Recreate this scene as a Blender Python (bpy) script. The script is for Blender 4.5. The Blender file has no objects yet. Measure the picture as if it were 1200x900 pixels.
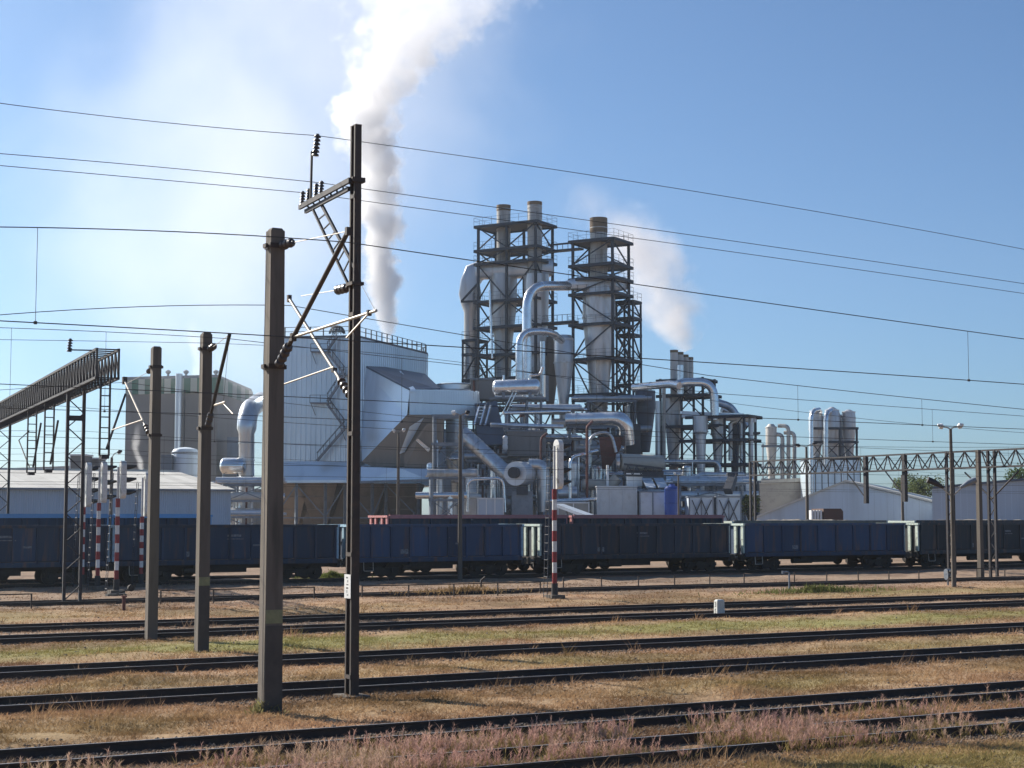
import bpy, math, random
import numpy as np
from mathutils import Vector, Matrix

scene = bpy.context.scene
col = scene.collection
R = math.radians
random.seed(7)
rng = np.random.default_rng(11)

# ---------------------------------------------------------------- camera
FPX, CX, CY, HOR, EYE = 1900.0, 600.0, 450.0, 605.0, 3.8
PITCH = math.atan((HOR - CY) / FPX)
cam_d = bpy.data.cameras.new('camera')
cam_d.sensor_width = 36.0
cam_d.lens = FPX / 1200.0 * 36.0
cam_d.clip_start = 0.1
cam_d.clip_end = 20000
cam = bpy.data.objects.new('camera', cam_d)
col.objects.link(cam)
cam.location = (0, 0, EYE)
cam.rotation_euler = (R(90) + PITCH, 0, 0)
scene.camera = cam

# ---------------------------------------------------------------- sky and sun
SUN_AZ, SUN_EL = R(-55), R(32)          # azimuth from +Y towards +X
to_sun = Vector((math.sin(SUN_AZ) * math.cos(SUN_EL), math.cos(SUN_AZ) * math.cos(SUN_EL), math.sin(SUN_EL)))
world = bpy.data.worlds.new('World')
scene.world = world
world.use_nodes = True
wn = world.node_tree.nodes
wn.clear()
sky_t = wn.new('ShaderNodeTexSky')
sky_t.sky_type = 'NISHITA'
sky_t.sun_disc = False
sky_t.sun_elevation = SUN_EL
sky_t.sun_rotation = SUN_AZ
sky_t.altitude = 150
sky_t.air_density = 0.8
sky_t.dust_density = 1.0
sky_t.ozone_density = 5.0
bg = wn.new('ShaderNodeBackground')
bg.inputs['Strength'].default_value = 0.073
wo = wn.new('ShaderNodeOutputWorld')
tint = wn.new('ShaderNodeVectorMath'); tint.operation = 'MULTIPLY'
tint.inputs[1].default_value = (.80, .965, 1.03)          # white balance of the sky light
world.node_tree.links.new(sky_t.outputs[0], tint.inputs[0])
world.node_tree.links.new(tint.outputs[0], bg.inputs[0])
world.node_tree.links.new(bg.outputs[0], wo.inputs['Surface'])

sun_d = bpy.data.lights.new('sun', 'SUN')
sun_d.energy = 5.0
sun_d.angle = R(0.6)
sun_d.color = (1.0, 0.93, 0.82)
sun = bpy.data.objects.new('sun', sun_d)
col.objects.link(sun)
sun.rotation_euler = to_sun.to_track_quat('Z', 'Y').to_euler()
sun.location = (-60, 40, 80)

scene.view_settings.view_transform = 'Standard'
scene.view_settings.look = 'None'
scene.view_settings.gamma = 1.0
scene.view_settings.use_curve_mapping = False
scene.view_settings.exposure = 0.78
scene.render.engine = 'CYCLES'
scene.cycles.max_bounces = 8
scene.cycles.diffuse_bounces = 3
scene.cycles.glossy_bounces = 3
scene.cycles.transmission_bounces = 3
scene.cycles.transparent_max_bounces = 16
scene.cycles.volume_bounces = 5
scene.cycles.volume_step_rate = 1.0
scene.cycles.volume_max_steps = 256
scene.cycles.use_denoising = True
scene.cycles.caustics_reflective = False
scene.cycles.caustics_refractive = False

# ---------------------------------------------------------------- geometry of the place
# tracks run along DIR; PERP points away from the camera across the tracks
TRK = math.atan((4031 - 600) / FPX)
DIR = Vector((math.sin(TRK), math.cos(TRK), 0))
PERP = Vector((-math.cos(TRK), math.sin(TRK), 0))
TROT = math.atan2(DIR.y, DIR.x)
ca, sa = math.cos(PITCH), math.sin(PITCH)

def W(px, py, Y):
    """world point seen at photo pixel (px,py) standing Y metres ahead"""
    u, v = (px - CX) / FPX, (CY - py) / FPX
    t = Y / (ca - v * sa)
    return Vector((u * t, Y, EYE + t * (sa + v * ca)))

def G(px, py, z=0.0):
    u, v = (px - CX) / FPX, (CY - py) / FPX
    t = (z - EYE) / (sa + v * ca)
    return Vector((u * t, t * (ca - v * sa), z))

def Tk(s, p, z=0.0):
    """track coordinates: s along the rails, p across"""
    q = DIR * s + PERP * p
    return Vector((q.x, q.y, z))

def tk_of(v):
    return v.x * DIR.x + v.y * DIR.y, v.x * PERP.x + v.y * PERP.y

def on_plane(px, py, p):
    """point seen at (px,py) in the vertical plane over the line at offset p"""
    u, v = (px - CX) / FPX, (CY - py) / FPX
    k = u / (ca - v * sa)                       # X = k*Y
    # X = s dx + p px ; Y = s dy + p py
    s = (p * PERP.x - k * p * PERP.y) / (k * DIR.y - DIR.x)
    Y = s * DIR.y + p * PERP.y
    return W(px, py, Y)

def s_at(px, p):
    q = on_plane(px, HOR, p)
    return tk_of(q)[0]

# ---------------------------------------------------------------- mesh builder
class MB:
    def __init__(s):
        s.v, s.f = [], []
    def add(s, vs, fs):
        o = len(s.v)
        s.v += [Vector(q) for q in vs]
        s.f += [tuple(i + o for i in f) for f in fs]
        return s
    def box(s, c, size, rot=None):
        c = Vector(c); h = Vector(size) / 2
        M = rot if rot is not None else Matrix.Identity(3)
        if not isinstance(M, Matrix): M = Matrix.Rotation(M, 3, 'Z')
        vs = [c + M @ Vector((x * h.x, y * h.y, z * h.z)) for x in (-1, 1) for y in (-1, 1) for z in (-1, 1)]
        return s.add(vs, [(0, 1, 3, 2), (4, 6, 7, 5), (0, 4, 5, 1), (2, 3, 7, 6), (0, 2, 6, 4), (1, 5, 7, 3)])
    def beam(s, p0, p1, w, h=None, w1=None, h1=None, up=None):
        p0, p1 = Vector(p0), Vector(p1); h = h or w
        w1 = w1 or w; h1 = h1 or (h if w1 == w else w1)
        d = (p1 - p0).normalized()
        u0 = Vector(up) if up is not None else (Vector((0, 0, 1)) if abs(d.z) < 0.95 else Vector((DIR.x, DIR.y, 0)))
        a = d.cross(u0).normalized(); b = a.cross(d).normalized()
        vs = []
        for p, ww, hh in ((p0, w, h), (p1, w1, h1)):
            for x, y in ((-1, -1), (1, -1), (1, 1), (-1, 1)):
                vs.append(p + a * (x * ww / 2) + b * (y * hh / 2))
        return s.add(vs, [(3, 2, 1, 0), (4, 5, 6, 7), (0, 1, 5, 4), (1, 2, 6, 5), (2, 3, 7, 6), (3, 0, 4, 7)])
    def tube(s, pts, r, n=12, caps=True):
        pts = [Vector(p) for p in pts]
        m = len(pts)
        rs = r if isinstance(r, (list, tuple)) else [r] * m
        vs = []
        a = None
        for i, p in enumerate(pts):
            d = (pts[min(i + 1, m - 1)] - pts[max(i - 1, 0)]).normalized()
            if a is None:
                u = Vector((0, 0, 1)) if abs(d.z) < 0.9 else Vector((1, 0, 0))
                a = d.cross(u).normalized()
            else:
                a = (a - d * a.dot(d)).normalized()
            b = d.cross(a)
            for k in range(n):
                t = 2 * math.pi * k / n
                vs.append(p + (a * math.cos(t) + b * math.sin(t)) * rs[i])
        fs = []
        for i in range(m - 1):
            for k in range(n):
                k2 = (k + 1) % n
                fs.append((i * n + k, i * n + k2, (i + 1) * n + k2, (i + 1) * n + k))
        if caps:
            fs.append(tuple(range(n - 1, -1, -1)))
            fs.append(tuple((m - 1) * n + k for k in range(n)))
        return s.add(vs, fs)
    def lathe(s, base, prof, n=20, caps=True):
        base = Vector(base); vs = []
        m = len(prof)
        for r, z in prof:
            for k in range(n):
                t = 2 * math.pi * k / n
                vs.append(base + Vector((r * math.cos(t), r * math.sin(t), z)))
        fs = []
        for i in range(m - 1):
            for k in range(n):
                k2 = (k + 1) % n
                fs.append((i * n + k, i * n + k2, (i + 1) * n + k2, (i + 1) * n + k))
        if caps:
            fs.append(tuple(range(n - 1, -1, -1)))
            fs.append(tuple((m - 1) * n + k for k in range(n)))
        return s.add(vs, fs)
    def prism(s, poly, vec):
        vec = Vector(vec); n = len(poly)
        poly = [Vector(p) for p in poly]
        vs = poly + [p + vec for p in poly]
        fs = [tuple(range(n)), tuple(range(2 * n - 1, n - 1, -1))]
        for i in range(n):
            j = (i + 1) % n
            fs.append((j, i, n + i, n + j))
        return s.add(vs, fs)

origin = {}
def put(mb, name, mat, parent=None, local=False, smooth=None, kind=None):
    """link the shapes as ONE mesh object; vertices are world coordinates unless local"""
    o3 = Vector((0, 0, 0))
    if parent is not None and not local:
        o3 = origin.get(parent.name, o3)
    me = bpy.data.meshes.new(name)
    me.from_pydata([tuple(p - o3) for p in mb.v], [], mb.f)
    me.materials.append(mat)
    if smooth:
        me.polygons.foreach_set('use_smooth', [True] * len(me.polygons))
        me.set_sharp_from_angle(angle=R(smooth if smooth is not True else 35))
    me.update()
    ob = bpy.data.objects.new(name, me)
    col.objects.link(ob)
    if parent is not None:
        ob.parent = parent
        origin[ob.name] = o3
    if kind: ob['kind'] = kind
    return ob

labels_used = {}
def tag(o, label, cat, group=None, kind=None):
    if label in labels_used and not group:
        print('DUPLICATE LABEL', label)
    labels_used[label] = 1
    o['label'] = label; o['category'] = cat
    if group: o['group'] = group
    if kind: o['kind'] = kind
    return o

def thing(name, label, cat, loc=(0, 0, 0), rz=0.0, group=None):
    o = bpy.data.objects.new(name, None)
    o.empty_display_size = 0.3
    col.objects.link(o)
    o.location = loc; o.rotation_euler = (0, 0, rz)
    origin[o.name] = Vector(loc)
    return tag(o, label, cat, group)

def struct(mb, name, mat, smooth=None):
    o = put(mb, name, mat, None, smooth=smooth)
    o['kind'] = 'structure'
    return o

def copy_tree(o, parent=None):
    c = o.copy()
    col.objects.link(c)
    if parent is not None: c.parent = parent
    for ch in o.children: copy_tree(ch, c)
    return c

def clone(ob, offset):
    """another object on the same mesh, moved by offset within the same parent"""
    c = ob.copy(); col.objects.link(c)
    c.location = ob.location + Vector(offset)
    return c

def bend(pts, rad, n=6):
    """polyline with rounded corners"""
    pts = [Vector(p) for p in pts]
    out = [pts[0]]
    for i in range(1, len(pts) - 1):
        a, b, c = pts[i - 1], pts[i], pts[i + 1]
        d0, d1 = (a - b), (c - b)
        r = min(rad, d0.length * 0.49, d1.length * 0.49)
        q0, q1 = b + d0.normalized() * r, b + d1.normalized() * r
        for k in range(n + 1):
            t = k / n
            out.append(q0 * (1 - t) ** 2 + b * 2 * t * (1 - t) + q1 * t ** 2)
    out.append(pts[-1])
    return out

# ---------------------------------------------------------------- materials
def mat(name, c1, c2=None, rough=0.6, metal=0.0, scale=1.0, bump=0.0, bscale=None, streak=False, detail=6.0, dirt=None, dirt_amt=0.5, sharp=0.25, vary=0.10):
    """procedural surface: two tones mixed by noise, optional vertical streaks, optional dirt tone, optional bump"""
    m = bpy.data.materials.new(name); m.use_nodes = True
    nt = m.node_tree; N = nt.nodes; L = nt.links
    b = N['Principled BSDF']
    b.inputs['Roughness'].default_value = rough
    b.inputs['Metallic'].default_value = metal
    tc = N.new('ShaderNodeTexCoord')
    mp = N.new('ShaderNodeMapping')
    oi = N.new('ShaderNodeObjectInfo')
    sh = N.new('ShaderNodeVectorMath'); sh.operation = 'SCALE'; sh.inputs[0].default_value = (37, 53, 71)
    L.new(oi.outputs['Random'], sh.inputs['Scale'])
    ad = N.new('ShaderNodeVectorMath'); L.new(tc.outputs['Object'], ad.inputs[0]); L.new(sh.outputs[0], ad.inputs[1])
    L.new(ad.outputs[0], mp.inputs['Vector'])
    if streak: mp.inputs['Scale'].default_value = (1, 1, 0.12)
    if c2 is None: c2 = tuple(x * 0.75 for x in c1)
    nz = N.new('ShaderNodeTexNoise')
    nz.inputs['Scale'].default_value = scale
    nz.inputs['Detail'].default_value = detail
    nz.inputs['Roughness'].default_value = 0.62
    L.new(mp.outputs[0], nz.inputs['Vector'])
    rp = N.new('ShaderNodeMapRange')
    rp.inputs[1].default_value = 0.5 - sharp; rp.inputs[2].default_value = 0.5 + sharp
    L.new(nz.outputs[0], rp.inputs[0])
    mx = N.new('ShaderNodeMix'); mx.data_type = 'RGBA'
    mx.inputs[6].default_value = (*c1, 1); mx.inputs[7].default_value = (*c2, 1)
    L.new(rp.outputs[0], mx.inputs[0])
    out = mx.outputs[2]
    if dirt is not None:
        n2 = N.new('ShaderNodeTexNoise')
        n2.inputs['Scale'].default_value = scale * 2.7; n2.inputs['Detail'].default_value = 8
        L.new(mp.outputs[0], n2.inputs['Vector'])
        r2 = N.new('ShaderNodeMapRange')
        r2.inputs[1].default_value = 0.52; r2.inputs[2].default_value = 0.72
        r2.inputs[4].default_value = dirt_amt
        L.new(n2.outputs[0], r2.inputs[0])
        m2 = N.new('ShaderNodeMix'); m2.data_type = 'RGBA'
        L.new(r2.outputs[0], m2.inputs[0]); L.new(out, m2.inputs[6])
        m2.inputs[7].default_value = (*dirt, 1)
        out = m2.outputs[2]
    ov = N.new('ShaderNodeMapRange')     # pieces of one kind differ a little
    ov.inputs[3].default_value = 1 - vary; ov.inputs[4].default_value = 1 + vary
    L.new(oi.outputs['Random'], ov.inputs[0])
    sv = N.new('ShaderNodeVectorMath'); sv.operation = 'SCALE'
    L.new(out, sv.inputs[0]); L.new(ov.outputs[0], sv.inputs['Scale'])
    L.new(sv.outputs[0], b.inputs['Base Color'])
    if bump > 0:
        n3 = N.new('ShaderNodeTexNoise')
        n3.inputs['Scale'].default_value = bscale or scale * 6; n3.inputs['Detail'].default_value = 5
        L.new(tc.outputs['Object'], n3.inputs['Vector'])
        bp = N.new('ShaderNodeBump'); bp.inputs['Strength'].default_value = bump
        L.new(n3.outputs[0], bp.inputs['Height']); L.new(bp.outputs[0], b.inputs['Normal'])
    return m

M = {}
M['concrete'] = mat('concrete', (.150, .126, .102), (.090, .076, .062), .9, 0, 1.6, .35, 14, streak=True, dirt=(.045, .04, .034), dirt_amt=.7)
M['band'] = mat('band', (.24, .24, .12), (.15, .15, .085), .8, 0, 8)
M['tar'] = mat('tar', (.075, .065, .055), (.045, .04, .036), .8, 0, 4)
M['mast'] = mat('mast', (.052, .036, .028), (.030, .023, .019), .7, 0, 2.5, .2, 20, dirt=(.09, .05, .032))
M['mast_b'] = mat('mast_b', (.026, .022, .027), (.016, .014, .017), .7, 0, 2.5, .15, 20, dirt=(.05, .032, .022))
M['zinc'] = mat('zinc', (.42, .38, .32), (.30, .27, .23), .5, .3, 5)
M['insul'] = mat('insul', (.06, .045, .04), (.04, .03, .03), .35, 0, 6)
M['wire'] = mat('wire', (.06, .055, .05), (.04, .04, .04), .6, .2, 3)
M['plate'] = mat('plate', (.78, .78, .76), (.66, .66, .64), .6, 0, 8)
M['black'] = mat('black', (.018, .018, .02), (.03, .03, .03), .6, 0, 6)
M['rail'] = mat('rail', (.050, .034, .027), (.032, .023, .019), .8, 0, 3, .2, 25, dirt=(.09, .05, .034))
M['railtop'] = mat('railtop', (.34, .32, .30), (.22, .19, .17), .42, .6, 2)
M['sleeper'] = mat('sleeper', (.085, .065, .052), (.045, .036, .030), .95, 0, 3, .4, 18)
M['ballast'] = mat('ballast', (.22, .18, .145), (.12, .095, .075), .95, 0, 5, .8, 22, sharp=.18)
M['steel'] = mat('steel', (.032, .039, .055), (.022, .027, .040), .6, .1, 1.2, dirt=(.04, .03, .028))
M['steel_l'] = mat('steel_l', (.22, .25, .29), (.14, .165, .20), .5, .3, 1.2, dirt=(.12, .10, .085))
M['galv'] = mat('galv', (.60, .62, .64), (.44, .46, .49), .30, .7, .7, streak=True, dirt=(.28, .24, .20), dirt_amt=.45)
M['alu'] = mat('alu', (.82, .83, .84), (.66, .68, .70), .24, .8, .6, dirt=(.40, .37, .34), dirt_amt=.35)
M['stack'] = mat('stack', (.56, .54, .50), (.38, .37, .35), .5, .35, .5, streak=True, dirt=(.20, .16, .11), dirt_amt=.6)
M['stack_r'] = mat('stack_r', (.26, .19, .11), (.15, .10, .06), .75, .1, .6, streak=True)
M['cyc'] = mat('cyc', (.66, .67, .68), (.50, .51, .53), .40, .55, .5, streak=True, dirt=(.30, .23, .17), dirt_amt=.6)
M['duct'] = mat('duct', (.70, .74, .78), (.56, .60, .65), .40, .5, .4, streak=True, dirt=(.34, .29, .25), dirt_amt=.4)
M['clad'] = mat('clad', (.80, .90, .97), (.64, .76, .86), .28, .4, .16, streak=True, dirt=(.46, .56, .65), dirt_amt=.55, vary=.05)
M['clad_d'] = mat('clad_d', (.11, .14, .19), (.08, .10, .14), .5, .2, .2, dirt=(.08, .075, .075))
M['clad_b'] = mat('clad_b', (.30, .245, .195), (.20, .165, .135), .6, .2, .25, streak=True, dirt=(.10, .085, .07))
M['grey'] = mat('grey', (.215, .21, .205), (.165, .16, .158), .8, 0, .15, streak=True, dirt=(.13, .125, .12), dirt_amt=.5)
M['green'] = mat('green', (.015, .13, .085), (.012, .09, .06), .6, 0, .5)
M['cream'] = mat('cream', (.36, .41, .37), (.28, .32, .29), .6, 0, .5)
M['ware'] = mat('ware', (.52, .59, .67), (.44, .51, .59), .6, 0, .2, streak=True, dirt=(.32, .35, .38), dirt_amt=.5)
M['roofl'] = mat('roofl', (.56, .54, .48), (.46, .44, .40), .6, .1, .3, dirt=(.34, .30, .25), dirt_amt=.5)
M['white'] = mat('white', (.74, .75, .74), (.62, .63, .63), .5, 0, .6, dirt=(.42, .40, .36), dirt_amt=.35)
M['bluetank'] = mat('bluetank', (.02, .075, .36), (.018, .055, .26), .4, 0, .7)
M['redbrown'] = mat('redbrown', (.15, .045, .035), (.09, .03, .025), .75, 0, .5, dirt=(.06, .03, .025))
M['beige'] = mat('beige', (.42, .40, .35), (.34, .32, .29), .6, .1, .5, dirt=(.22, .2, .18), dirt_amt=.4)
M['brown'] = mat('brown', (.11, .06, .045), (.08, .045, .035), .7, 0, 1)
M['sig_red'] = mat('sig_red', (.30, .022, .025), (.20, .018, .02), .5, 0, 5, dirt=(.12, .03, .025))
M['sig_white'] = mat('sig_white', (.74, .74, .72), (.60, .60, .58), .5, 0, 5, dirt=(.35, .33, .30))
M['wag_navy'] = mat('wag_navy', (.027, .039, .060), (.016, .023, .036), .72, 0, 1.1, streak=True, dirt=(.115, .070, .046), dirt_amt=.75, vary=.38)
M['wag_blue'] = mat('wag_blue', (.030, .066, .140), (.019, .041, .092), .72, 0, 1.1, streak=True, dirt=(.115, .070, .046), dirt_amt=.75, vary=.38)
M['wag_blue2'] = mat('wag_blue2', (.022, .045, .088), (.014, .029, .058), .72, 0, 1.1, streak=True, dirt=(.115, .070, .046), dirt_amt=.75, vary=.38)
M['wag_grey'] = mat('wag_grey', (.034, .042, .050), (.021, .026, .032), .72, 0, 1.1, streak=True, dirt=(.115, .070, .046), dirt_amt=.75, vary=.38)
M['wag_red_lit'] = mat('wag_red_lit', (.50, .20, .19), (.40, .15, .145), .6, 0, 1.2, dirt=(.28, .13, .11))  # rim red, brightened in the colour as if sunlit
M['wag_sky_lit'] = mat('wag_sky_lit', (.20, .42, .68), (.16, .34, .56), .5, 0, 1.2)  # rim blue, lightened in the colour for a sunlit top edge
M['mint'] = mat('mint', (.58, .66, .58), (.44, .51, .45), .6, 0, 2, dirt=(.20, .17, .13), dirt_amt=.6)  # pale end paint that also carries the sunlit look of the ends
M['paleblue'] = mat('paleblue', (.34, .52, .62), (.25, .40, .50), .6, 0, 2, dirt=(.15, .15, .14), dirt_amt=.6)  # pale blue end ribs, their sunlit look put into the paint
M['buffer'] = mat('buffer', (.24, .22, .19), (.14, .12, .10), .6, .3, 4)
M['under'] = mat('under', (.030, .025, .022), (.020, .017, .015), .85, 0, 2, dirt=(.06, .045, .035))
M['load'] = mat('load', (.30, .265, .215), (.17, .15, .125), .95, 0, 2.2, .8, 9, sharp=.2)
M['stencil'] = mat('stencil', (.20, .22, .24), (.09, .10, .12), .7, 0, 9, sharp=.1)
M['lampglass'] = mat('lampglass', (.75, .75, .72), (.6, .6, .58), .25, 0, 4)
M['bark'] = mat('bark', (.09, .065, .045), (.06, .045, .03), .9, 0, 3)
M['stonew'] = mat('stonew', (.62, .62, .58), (.50, .50, .46), .85, 0, 6, .3, 25, dirt=(.30, .29, .25))
# ================================================================ ground
TRACKS = [21.9, 25.55, 33.1, 39.9, 50.6, 55.6, 71.0, 88.5, 95.5]
GAUGE = 1.505
RAILH = 0.175

def vnoise(x, y, seed=0):
    """smooth value noise on arrays"""
    xi = np.floor(x).astype(np.int64); yi = np.floor(y).astype(np.int64)
    fx = x - xi; fy = y - yi
    fx = fx * fx * (3 - 2 * fx); fy = fy * fy * (3 - 2 * fy)
    def h(a, b):
        n = (a * 374761393 + b * 668265263 + seed * 974711) & 0x7fffffff
        n = ((n ^ (n >> 13)) * 1274126177) & 0x7fffffff
        return ((n ^ (n >> 16)) & 0xffff) / 65535.0
    return (h(xi, yi) * (1 - fx) + h(xi + 1, yi) * fx) * (1 - fy) + (h(xi, yi + 1) * (1 - fx) + h(xi + 1, yi + 1) * fx) * fy

def fbm(x, y, seed=0, o=4):
    v = 0; a = 0.5
    for k in range(o):
        v = v + a * vnoise(x * 2 ** k, y * 2 ** k, seed + k); a *= 0.5
    return v / (1 - 0.5 ** o)

def ground_h(x, y):
    p = x * PERP.x + y * PERP.y
    d = np.full_like(p, 9.0)
    for t in TRACKS: d = np.minimum(d, np.abs(p - t))
    away = np.clip((d - 1.1) / 0.9, 0, 1)
    far = np.clip((190 - np.hypot(x, y)) / 60, 0, 1)
    return (away * ((fbm(x * .45, y * .45, 3) - .42) * .22 + (fbm(x * 1.1, y * 1.1, 15) - .45) * .16) + (fbm(x * 1.7, y * 1.7, 9) - .5) * .035) * far + 0.012

def axis(a, b, fine0, fine1, step, grow=1.35):
    v = list(np.arange(fine0, fine1 + step, step)); d = step
    while v[-1] < b: d *= grow; v.append(v[-1] + d)
    d = step
    while v[0] > a: d *= grow; v.insert(0, v[0] - d)
    return np.array(v)

gx = axis(-9000, 9000, -45, 50, 0.5); gy = axis(-3000, 12000, 10, 120, 0.5)
XX, YY = np.meshgrid(gx, gy)
ZZ = ground_h(XX.ravel(), YY.ravel())
me = bpy.data.meshes.new('ground')
nx, ny = len(gx), len(gy)
idx = np.arange(nx * ny).reshape(ny, nx)
quads = np.stack([idx[:-1, :-1], idx[:-1, 1:], idx[1:, 1:], idx[1:, :-1]], -1).reshape(-1, 4)
me.vertices.add(nx * ny)
me.vertices.foreach_set('co', np.stack([XX.ravel(), YY.ravel(), ZZ], -1).astype(np.float32).ravel())
me.loops.add(quads.size); me.loops.foreach_set('vertex_index', quads.ravel().astype(np.int32))
me.polygons.add(len(quads))
me.polygons.foreach_set('loop_start', np.arange(0, quads.size, 4, dtype=np.int32))
me.polygons.foreach_set('use_smooth', np.ones(len(quads), bool))
me.update(calc_edges=True)

def soil_colour(x, y):
    """albedo of the dry yard: straw, brown litter, green strips, purple-brown patches"""
    p = x * PERP.x + y * PERP.y
    straw = np.array([.36, .226, .150]); brown = np.array([.165, .094, .060]); green = np.array([.205, .200, .072]); grit = np.array([.215, .175, .14])
    n1 = fbm(x * .30, y * .30, 21); n2 = fbm(x * .9, y * .9, 33); n3 = fbm(x * .16, y * .16, 5)
    t = np.clip((n1 * .55 + n2 * .45 - .40) / .20, 0, 1)[:, None]
    c = brown * (1 - t) + straw * t
    strip = np.exp(-((p - 45.5) / 2.0) ** 2) * 1.0 + np.exp(-((p - 18.5) / 1.6) ** 2) * .7 + np.exp(-((p - 62) / 3.0) ** 2) * .25 + np.exp(-((p - 36.4) / 1.3) ** 2) * .3 + np.exp(-((p - 29.5) / 1.8) ** 2) * .25 + .12
    g = np.clip(strip * (n3 * 1.7 + n2 * .8 - .45), 0, .85)[:, None]
    c = c * (1 - g) + green * g
    d = np.full_like(p, 9.0)
    for k in TRACKS: d = np.minimum(d, np.abs(p - k))
    gr = (np.clip((1.55 - d) / .7, 0, 1) * np.clip(1.35 - n2 * 1.2, 0, 1) * .75)[:, None]
    gr = np.maximum(gr, (np.clip((p - 51.2) / .6, 0, 1) * np.clip((55 - p) / .6, 0, 1) * .55)[:, None])
    gr = np.maximum(gr, (np.clip((p - 66) / 3, 0, 1) * (.25 + .5 * n2))[:, None])
    return (c * (1 - gr) + grit * gr) * 1.15

gc = soil_colour(XX.ravel(), YY.ravel())
att = me.color_attributes.new('soil', 'FLOAT_COLOR', 'POINT')
att.data.foreach_set('color', np.concatenate([gc, np.ones((len(gc), 1))], 1).astype(np.float32).ravel())
gm = bpy.data.materials.new('yard_soil'); gm.use_nodes = True
N = gm.node_tree.nodes; L = gm.node_tree.links
b = N['Principled BSDF']; b.inputs['Roughness'].default_value = .95
b.inputs['Specular IOR Level'].default_value = .1
at = N.new('ShaderNodeAttribute'); at.attribute_name = 'soil'
tc = N.new('ShaderNodeTexCoord')
nz = N.new('ShaderNodeTexNoise'); nz.inputs['Scale'].default_value = 3.2; nz.inputs['Detail'].default_value = 9; nz.inputs['Roughness'].default_value = .7
L.new(tc.outputs['Object'], nz.inputs['Vector'])
mr = N.new('ShaderNodeMapRange'); mr.inputs[1].default_value = .3; mr.inputs[2].default_value = .7; mr.inputs[3].default_value = .62; mr.inputs[4].default_value = 1.25
L.new(nz.outputs[0], mr.inputs[0])
ml = N.new('ShaderNodeVectorMath'); ml.operation = 'SCALE'
L.new(at.outputs['Color'], ml.inputs[0]); L.new(mr.outputs[0], ml.inputs['Scale'])
L.new(ml.outputs[0], b.inputs['Base Color'])
n3 = N.new('ShaderNodeTexNoise'); n3.inputs['Scale'].default_value = 14; n3.inputs['Detail'].default_value = 6
L.new(tc.outputs['Object'], n3.inputs['Vector'])
bp = N.new('ShaderNodeBump'); bp.inputs['Strength'].default_value = .7; bp.inputs['Distance'].default_value = .06
L.new(n3.outputs[0], bp.inputs['Height']); L.new(bp.outputs[0], b.inputs['Normal'])
me.materials.append(gm)
ground = bpy.data.objects.new('ground', me); col.objects.link(ground); ground['kind'] = 'structure'

# ================================================================ railway tracks
def rail_mesh(L0, L1):
    """flat-bottom rail profile swept along x"""
    pr = [(-.075, 0), (.075, 0), (.075, .012), (.012, .035), (.010, .125), (.036, .140), (.036, .168), (.028, .175), (-.028, .175), (-.036, .168), (-.036, .140), (-.010, .125), (-.012, .035), (-.075, .012)]
    n = len(pr)
    me = bpy.data.meshes.new('rail')
    vs = [(L0, y, z) for y, z in pr] + [(L1, y, z) for y, z in pr]
    fs = [tuple(range(n)), tuple(range(2 * n - 1, n - 1, -1))] + [((i + 1) % n, i, n + i, n + (i + 1) % n) for i in range(n)]
    me.from_pydata(vs, [], fs)
    me.materials.append(M['rail']); me.materials.append(M['railtop'])
    for k, pl in enumerate(me.polygons):
        if abs(pl.normal.z) > .9 and pl.center.z > .17: pl.material_index = 1
    me.update()
    return me

sl = MB().box((0, 0, 0), (.24, 2.5, .15))
sl_me = None
ORD = ['first', 'second', 'third', 'fourth', 'fifth', 'sixth', 'seventh', 'eighth', 'ninth', 'tenth']
TL = ['overgrown rusty rail track nearest the camera, running through pinkish grass',
      'second rail track from the camera, just behind the pinkish plume grass',
      'rail track directly behind the tall steel mast and thick concrete pole, third from camera',
      'fourth rail track from the camera, in front of the two thinner concrete poles',
      'fifth rail track from the camera, passing the small white stone post',
      'sixth rail track from the camera, behind the white stone post with grey grit alongside',
      'thin far rail track in front of the low pipe railing, seventh from the camera',
      'rail track carrying the front row of blue open wagons',
      'rail track carrying the back row of red-topped wagons']
for i, p in enumerate(TRACKS):
    s0 = s_at(-260, p); s1 = s_at(1460, p)
    root = thing('railway_track', TL[i], 'rail track', Tk(0, p, 0), TROT)
    rm = rail_mesh(s0, s1)
    for sgn in (-1, 1):
        o = bpy.data.objects.new('rail', rm); col.objects.link(o); o.parent = root
        o.location = (0, sgn * GAUGE / 2, 0)
    # sleepers, sunk into litter
    first = None
    step = .62
    ss = np.arange(s0, s1, step)
    vis = [s for s in ss if -60 < (600 + FPX * Tk(s, p).x / max(Tk(s, p).y, 1)) < 1260][:290] if i < 6 else []
    for s in vis:
        if first is None:
            first = put(MB().box((0, 0, -.075), (.24, 2.5, .15)), 'sleeper', M['sleeper'], root, local=True)
            o = first
        else:
            o = first.copy(); col.objects.link(o)
        o.location = (s, random.uniform(-.04, .04), random.uniform(.0, .035))
        o.rotation_euler = (0, 0, random.uniform(-.02, .02))
    if i >= 6:
        mb = MB()
        for s in ss[::1]: mb.box((s, 0, -.140), (.24, 2.5, .15))
        put(mb, 'sleepers', M['sleeper'], root, local=True, kind='stuff')
    # the thin thread seen as a check rail on the front track
    if i == 0:
        pass

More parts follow.
